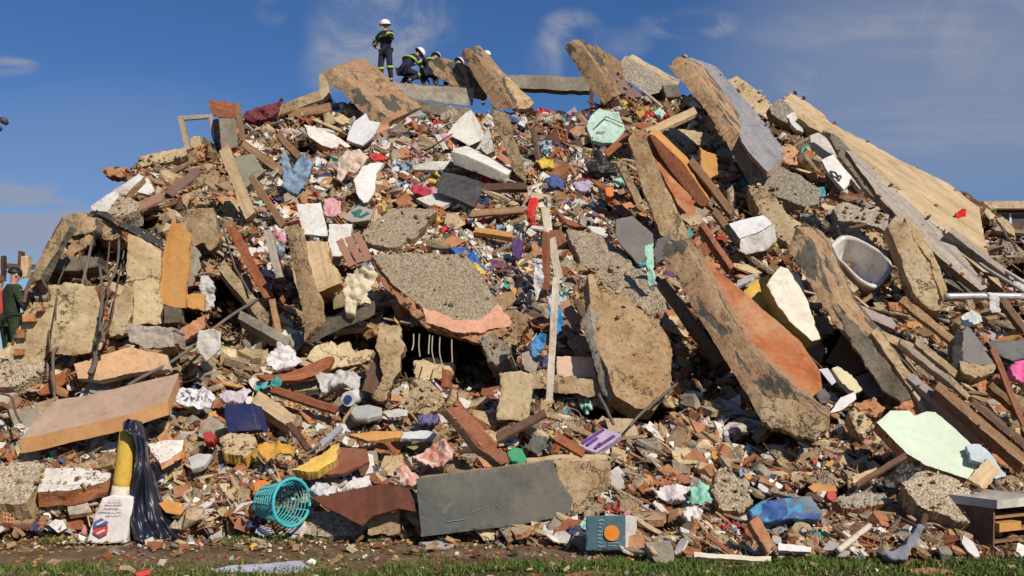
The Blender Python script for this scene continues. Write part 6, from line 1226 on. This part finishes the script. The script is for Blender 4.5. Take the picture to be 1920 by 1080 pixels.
# ------------------------------------------------------------------ what nobody could count: crumbs and grass
def crumbs(name, n, px0, px1, protr, seed, zone=None, herop=.9, dark=1.0):
    r = random.Random(seed); V = []; C = []; base = np.array([[i, j, k] for i in (-.5, .5) for j in (-.5, .5) for k in (-.5, .5)])
    q = [(0, 1, 3, 2), (4, 6, 7, 5), (0, 4, 5, 1), (2, 3, 7, 6), (0, 2, 6, 4), (1, 5, 7, 3)]; cnt = 0
    while cnt < n:
        u = r.uniform(-80, 2000) if r.random() < .84 else (r.uniform(-400, -80) if r.random() < .4 else r.uniform(2000, 2480)); v = r.uniform(172, 1052)
        if v < top_v(u)+4 or v > base_v(u)+3: continue
        if in_hero(u, v) and r.random() < herop: continue
        if cavity(u, v) > .5 and r.random() < .75: continue
        if zone and not zone(u, v): continue
        Y = surf(u, v); s = (px0+(px1-px0)*r.random()**2.2)*Y/F
        t = r.random()
        if t < .38: d = (1, r.uniform(.4, .9), r.uniform(.2, .6))
        elif t < .75: d = (1.4, r.uniform(.5, 1.1), .10)
        else: d = (2.8, .22, .14); s = min(s, 9*Y/F)
        e = Euler((r.uniform(-1.2, 1.2)+.5, r.uniform(-1, 1), r.uniform(0, 6.3))).to_matrix(); M_ = np.array(e)*np.array(d)*s
        b = base+np.array([[r.uniform(-.16, .16) for _ in range(3)] for _ in range(8)])
        q0 = P(u, v, Y); kk = noise.fractal(Vector((q0.x*.9, q0.y*.5, q0.z*1.2)), .8, 2.1, 5)*.33
        a_ = max(0, min(1, (base_v(u)+4-v)/60)); cvt = cavity(u, v); pk = pocket(q0)*a_
        if pk > .15 and r.random() < .8: continue
        cvt += pk
        Yc = Y+(min(kk, .25)*a_+cvt)*(Y/15)-r.uniform(0, protr)*min(1, a_+.3)-s*.3
        V.append(b@M_.T+np.array(P(u, v, Yc))); C.append(pick(u, v, q0)); cnt += 1
    V = np.concatenate(V).astype(np.float32); Fq = (np.array(q)[None]+8*np.arange(n)[:, None, None]).reshape(-1, 4)
    me = bpy.data.meshes.new(name); me.vertices.add(len(V)); me.vertices.foreach_set('co', V.ravel()); me.loops.add(Fq.size); me.loops.foreach_set('vertex_index', Fq.ravel().astype(np.int32))
    me.polygons.add(len(Fq)); me.polygons.foreach_set('loop_start', np.arange(0, Fq.size, 4, dtype=np.int32)); me.update(); me.validate(); me.shade_flat()
    at = me.color_attributes.new('col', 'FLOAT_COLOR', 'POINT'); cc_ = np.repeat(np.array([[*c, 1] for c in C], dtype=np.float32), 8, 0); at.data.foreach_set('color', cc_.ravel())
    me.materials.append(MATS.get('crumbmat') or MATS.setdefault('crumbmat', rubblemat('rubble_crumbs', 'col', .4)))
    o = bpy.data.objects.new(name, me); COL.objects.link(o); tag(o, 'loose mass of small mixed rubble crumbs covering the heap', 'rubble', kind='stuff')
crumbs('rubble_debris', 122000, 2, 19, .22, 5)
def slab_dust():
    V = []; Fs = []; C = []; r = random.Random(3); cam0 = Vector((0, 0, HC))
    objs = [(o, o['_pl'], [P(*p, 1) for p in []]) for o in COL.objects if '_pl' in o and o.parent is None and o.get('category') in ('slab', 'beam', 'roof slab', 'wall piece', 'block')]
    for o, pl, _ in objs:
        c = Vector(pl[:3]); n = Vector(pl[3:])
        if n.z < .42: continue
        vs = [o.matrix_basis @ v.co for v in o.data.vertices][::3]; k = min(110, int(len(vs)*.22))
        for _ in range(k):
            q = r.choice(vs)+Vector((r.uniform(-.015, .015), r.uniform(-.015, .015), 0)); q = q-n*((q-c).dot(n)) if abs((q-c).dot(n)) < .1 else None
            if q is None: continue
            s = (2+7*r.random()**3)*q.y/F; e = Euler((r.uniform(-1, 1), r.uniform(-1, 1), r.uniform(0, 6))).to_matrix(); b = len(V); q = q+n*s*.3
            for i in (-.5, .5):
                for j in (-.5, .5):
                    for l in (-.5, .5): V.append(q+e@Vector((i*s*r.uniform(.8, 1.6), j*s*r.uniform(.6, 1), l*s*.5)))
            Fs += [tuple(b+x for x in f) for f in ((0, 1, 3, 2), (4, 6, 7, 5), (0, 4, 5, 1), (2, 3, 7, 6), (0, 2, 6, 4), (1, 5, 7, 3))]; C += [(*pick(300, 600), 1)]*8
    me = bpy.data.meshes.new('debris'); me.from_pydata(V, [], Fs); at = me.color_attributes.new('col', 'FLOAT_COLOR', 'POINT'); at.data.foreach_set('color', np.array(C, dtype=np.float32).ravel()); me.materials.append(MATS['crumbmat'])
    o = bpy.data.objects.new('slab_debris', me); COL.objects.link(o); tag(o, 'mortar crumbs lying on the faces of the big slabs', 'debris', kind='stuff')
slab_dust()
def grass():
    r = np.random.default_rng(4); N = 75000; xs = r.uniform(-5.5, 5.5, N*2); ys = r.uniform(7.6, 10.6, N*2); keep = []
    for x, y in zip(xs, ys):
        b = 8.6+.07*x+noise.noise(Vector((x*1.3, y*1.6, 0)))*.55
        w = 1 if y < b else (.10 if y < b+.35 else .012)
        if 9.65 < y < 10.15 and (x < -3.7 or -3.0 < x < -.8): w = max(w, .35 if noise.noise(Vector((x*2.2, 5, 0))) > -.1 else .05)
        if noise.noise(Vector((x*2.1, y*3.1, 9))) < -.08: w *= .18
        if y < 8.3+.1*noise.noise(Vector((x*2, 1, 1))) and -4.2 < x < .6: w *= .22
        keep.append(r.random() < w)
    keep = np.array(keep); xs = xs[keep][:N]; ys = ys[keep][:N]; n = len(xs); h = r.uniform(.015, .06, n); a = r.uniform(0, math.pi, n); w = r.uniform(.004, .009, n)
    lx, ly = r.normal(0, .025, n), r.normal(0, .025, n); z = np.zeros(n)-.01
    dx, dy = np.cos(a)*w, np.sin(a)*w
    V = np.stack([np.stack([xs-dx, ys-dy, z], 1), np.stack([xs+dx, ys+dy, z], 1), np.stack([xs+dx*.7+lx*.4, ys+dy*.7+ly*.4, z+h*.6], 1), np.stack([xs-dx*.7+lx*.4, ys-dy*.7+ly*.4, z+h*.6], 1), np.stack([xs+lx, ys+ly, z+h], 1)], 1).reshape(-1, 3)
    i5 = 5*np.arange(n); Fs = [(i, i+1, i+2, i+3) for i in i5.tolist()]+[(i+3, i+2, i+4) for i in i5.tolist()]
    me = bpy.data.meshes.new('grass'); me.from_pydata(V.tolist(), [], Fs)
    cols = np.array([(.065, .115, .018), (.095, .155, .025), (.14, .17, .04), (.24, .20, .08), (.045, .075, .014)])[r.choice(5, n, p=[.3, .3, .18, .08, .14])]*r.uniform(.8, 1.2, (n, 1))
    at = me.color_attributes.new('col', 'FLOAT_COLOR', 'POINT'); at.data.foreach_set('color', np.repeat(np.concatenate([cols, np.ones((n, 1))], 1), 5, 0).astype(np.float32).ravel())
    m, nt, bs = newmat('grass'); a_ = nt.nodes.new('ShaderNodeAttribute'); a_.attribute_name = 'col'; nt.links.new(a_.outputs[0], bs.inputs['Base Color']); bs.inputs['Roughness'].default_value = .7; bs.inputs['Specular IOR Level'].default_value = .2
    me.materials.append(m); o = bpy.data.objects.new('grass', me); COL.objects.link(o); tag(o, 'short green grass at the edge of the dirt track', 'grass', kind='stuff')
grass()
def specks():
    V = []; Fs = []; C = []; r = random.Random(8)
    for i in range(2600):
        x = r.uniform(-6, 6); y = r.uniform(7.6, 10.1) if r.random() < .45 else r.gauss(9.75-.13*max(0, x), .35); s = r.uniform(.006, .032)*(2.6 if r.random() < .10 else 1); k = len(V); e = Euler((r.uniform(-.6, .6), r.uniform(-.6, .6), r.uniform(0, 6))).to_matrix()
        for a in (-.5, .5):
            for b in (-.5, .5):
                for c in (-.5, .5): V.append(Vector((x, y, s*.2))+e@Vector((a*s*r.uniform(.7, 2), b*s, c*s*.5)))
        Fs += [tuple(k+q for q in f) for f in ((0, 1, 3, 2), (4, 6, 7, 5), (0, 4, 5, 1), (2, 3, 7, 6), (0, 2, 6, 4), (1, 5, 7, 3))]; c = pick(900, 900); C += [(*c, 1)]*8
    me = bpy.data.meshes.new('debris'); me.from_pydata(V, [], Fs); at = me.color_attributes.new('col', 'FLOAT_COLOR', 'POINT'); at.data.foreach_set('color', np.array(C, dtype=np.float32).ravel()); me.materials.append(MATS['crumbmat'])
    o = bpy.data.objects.new('ground_debris', me); COL.objects.link(o); tag(o, 'tiny pale crumbs sprinkled over the dirt and grass', 'debris', kind='stuff')
specks()
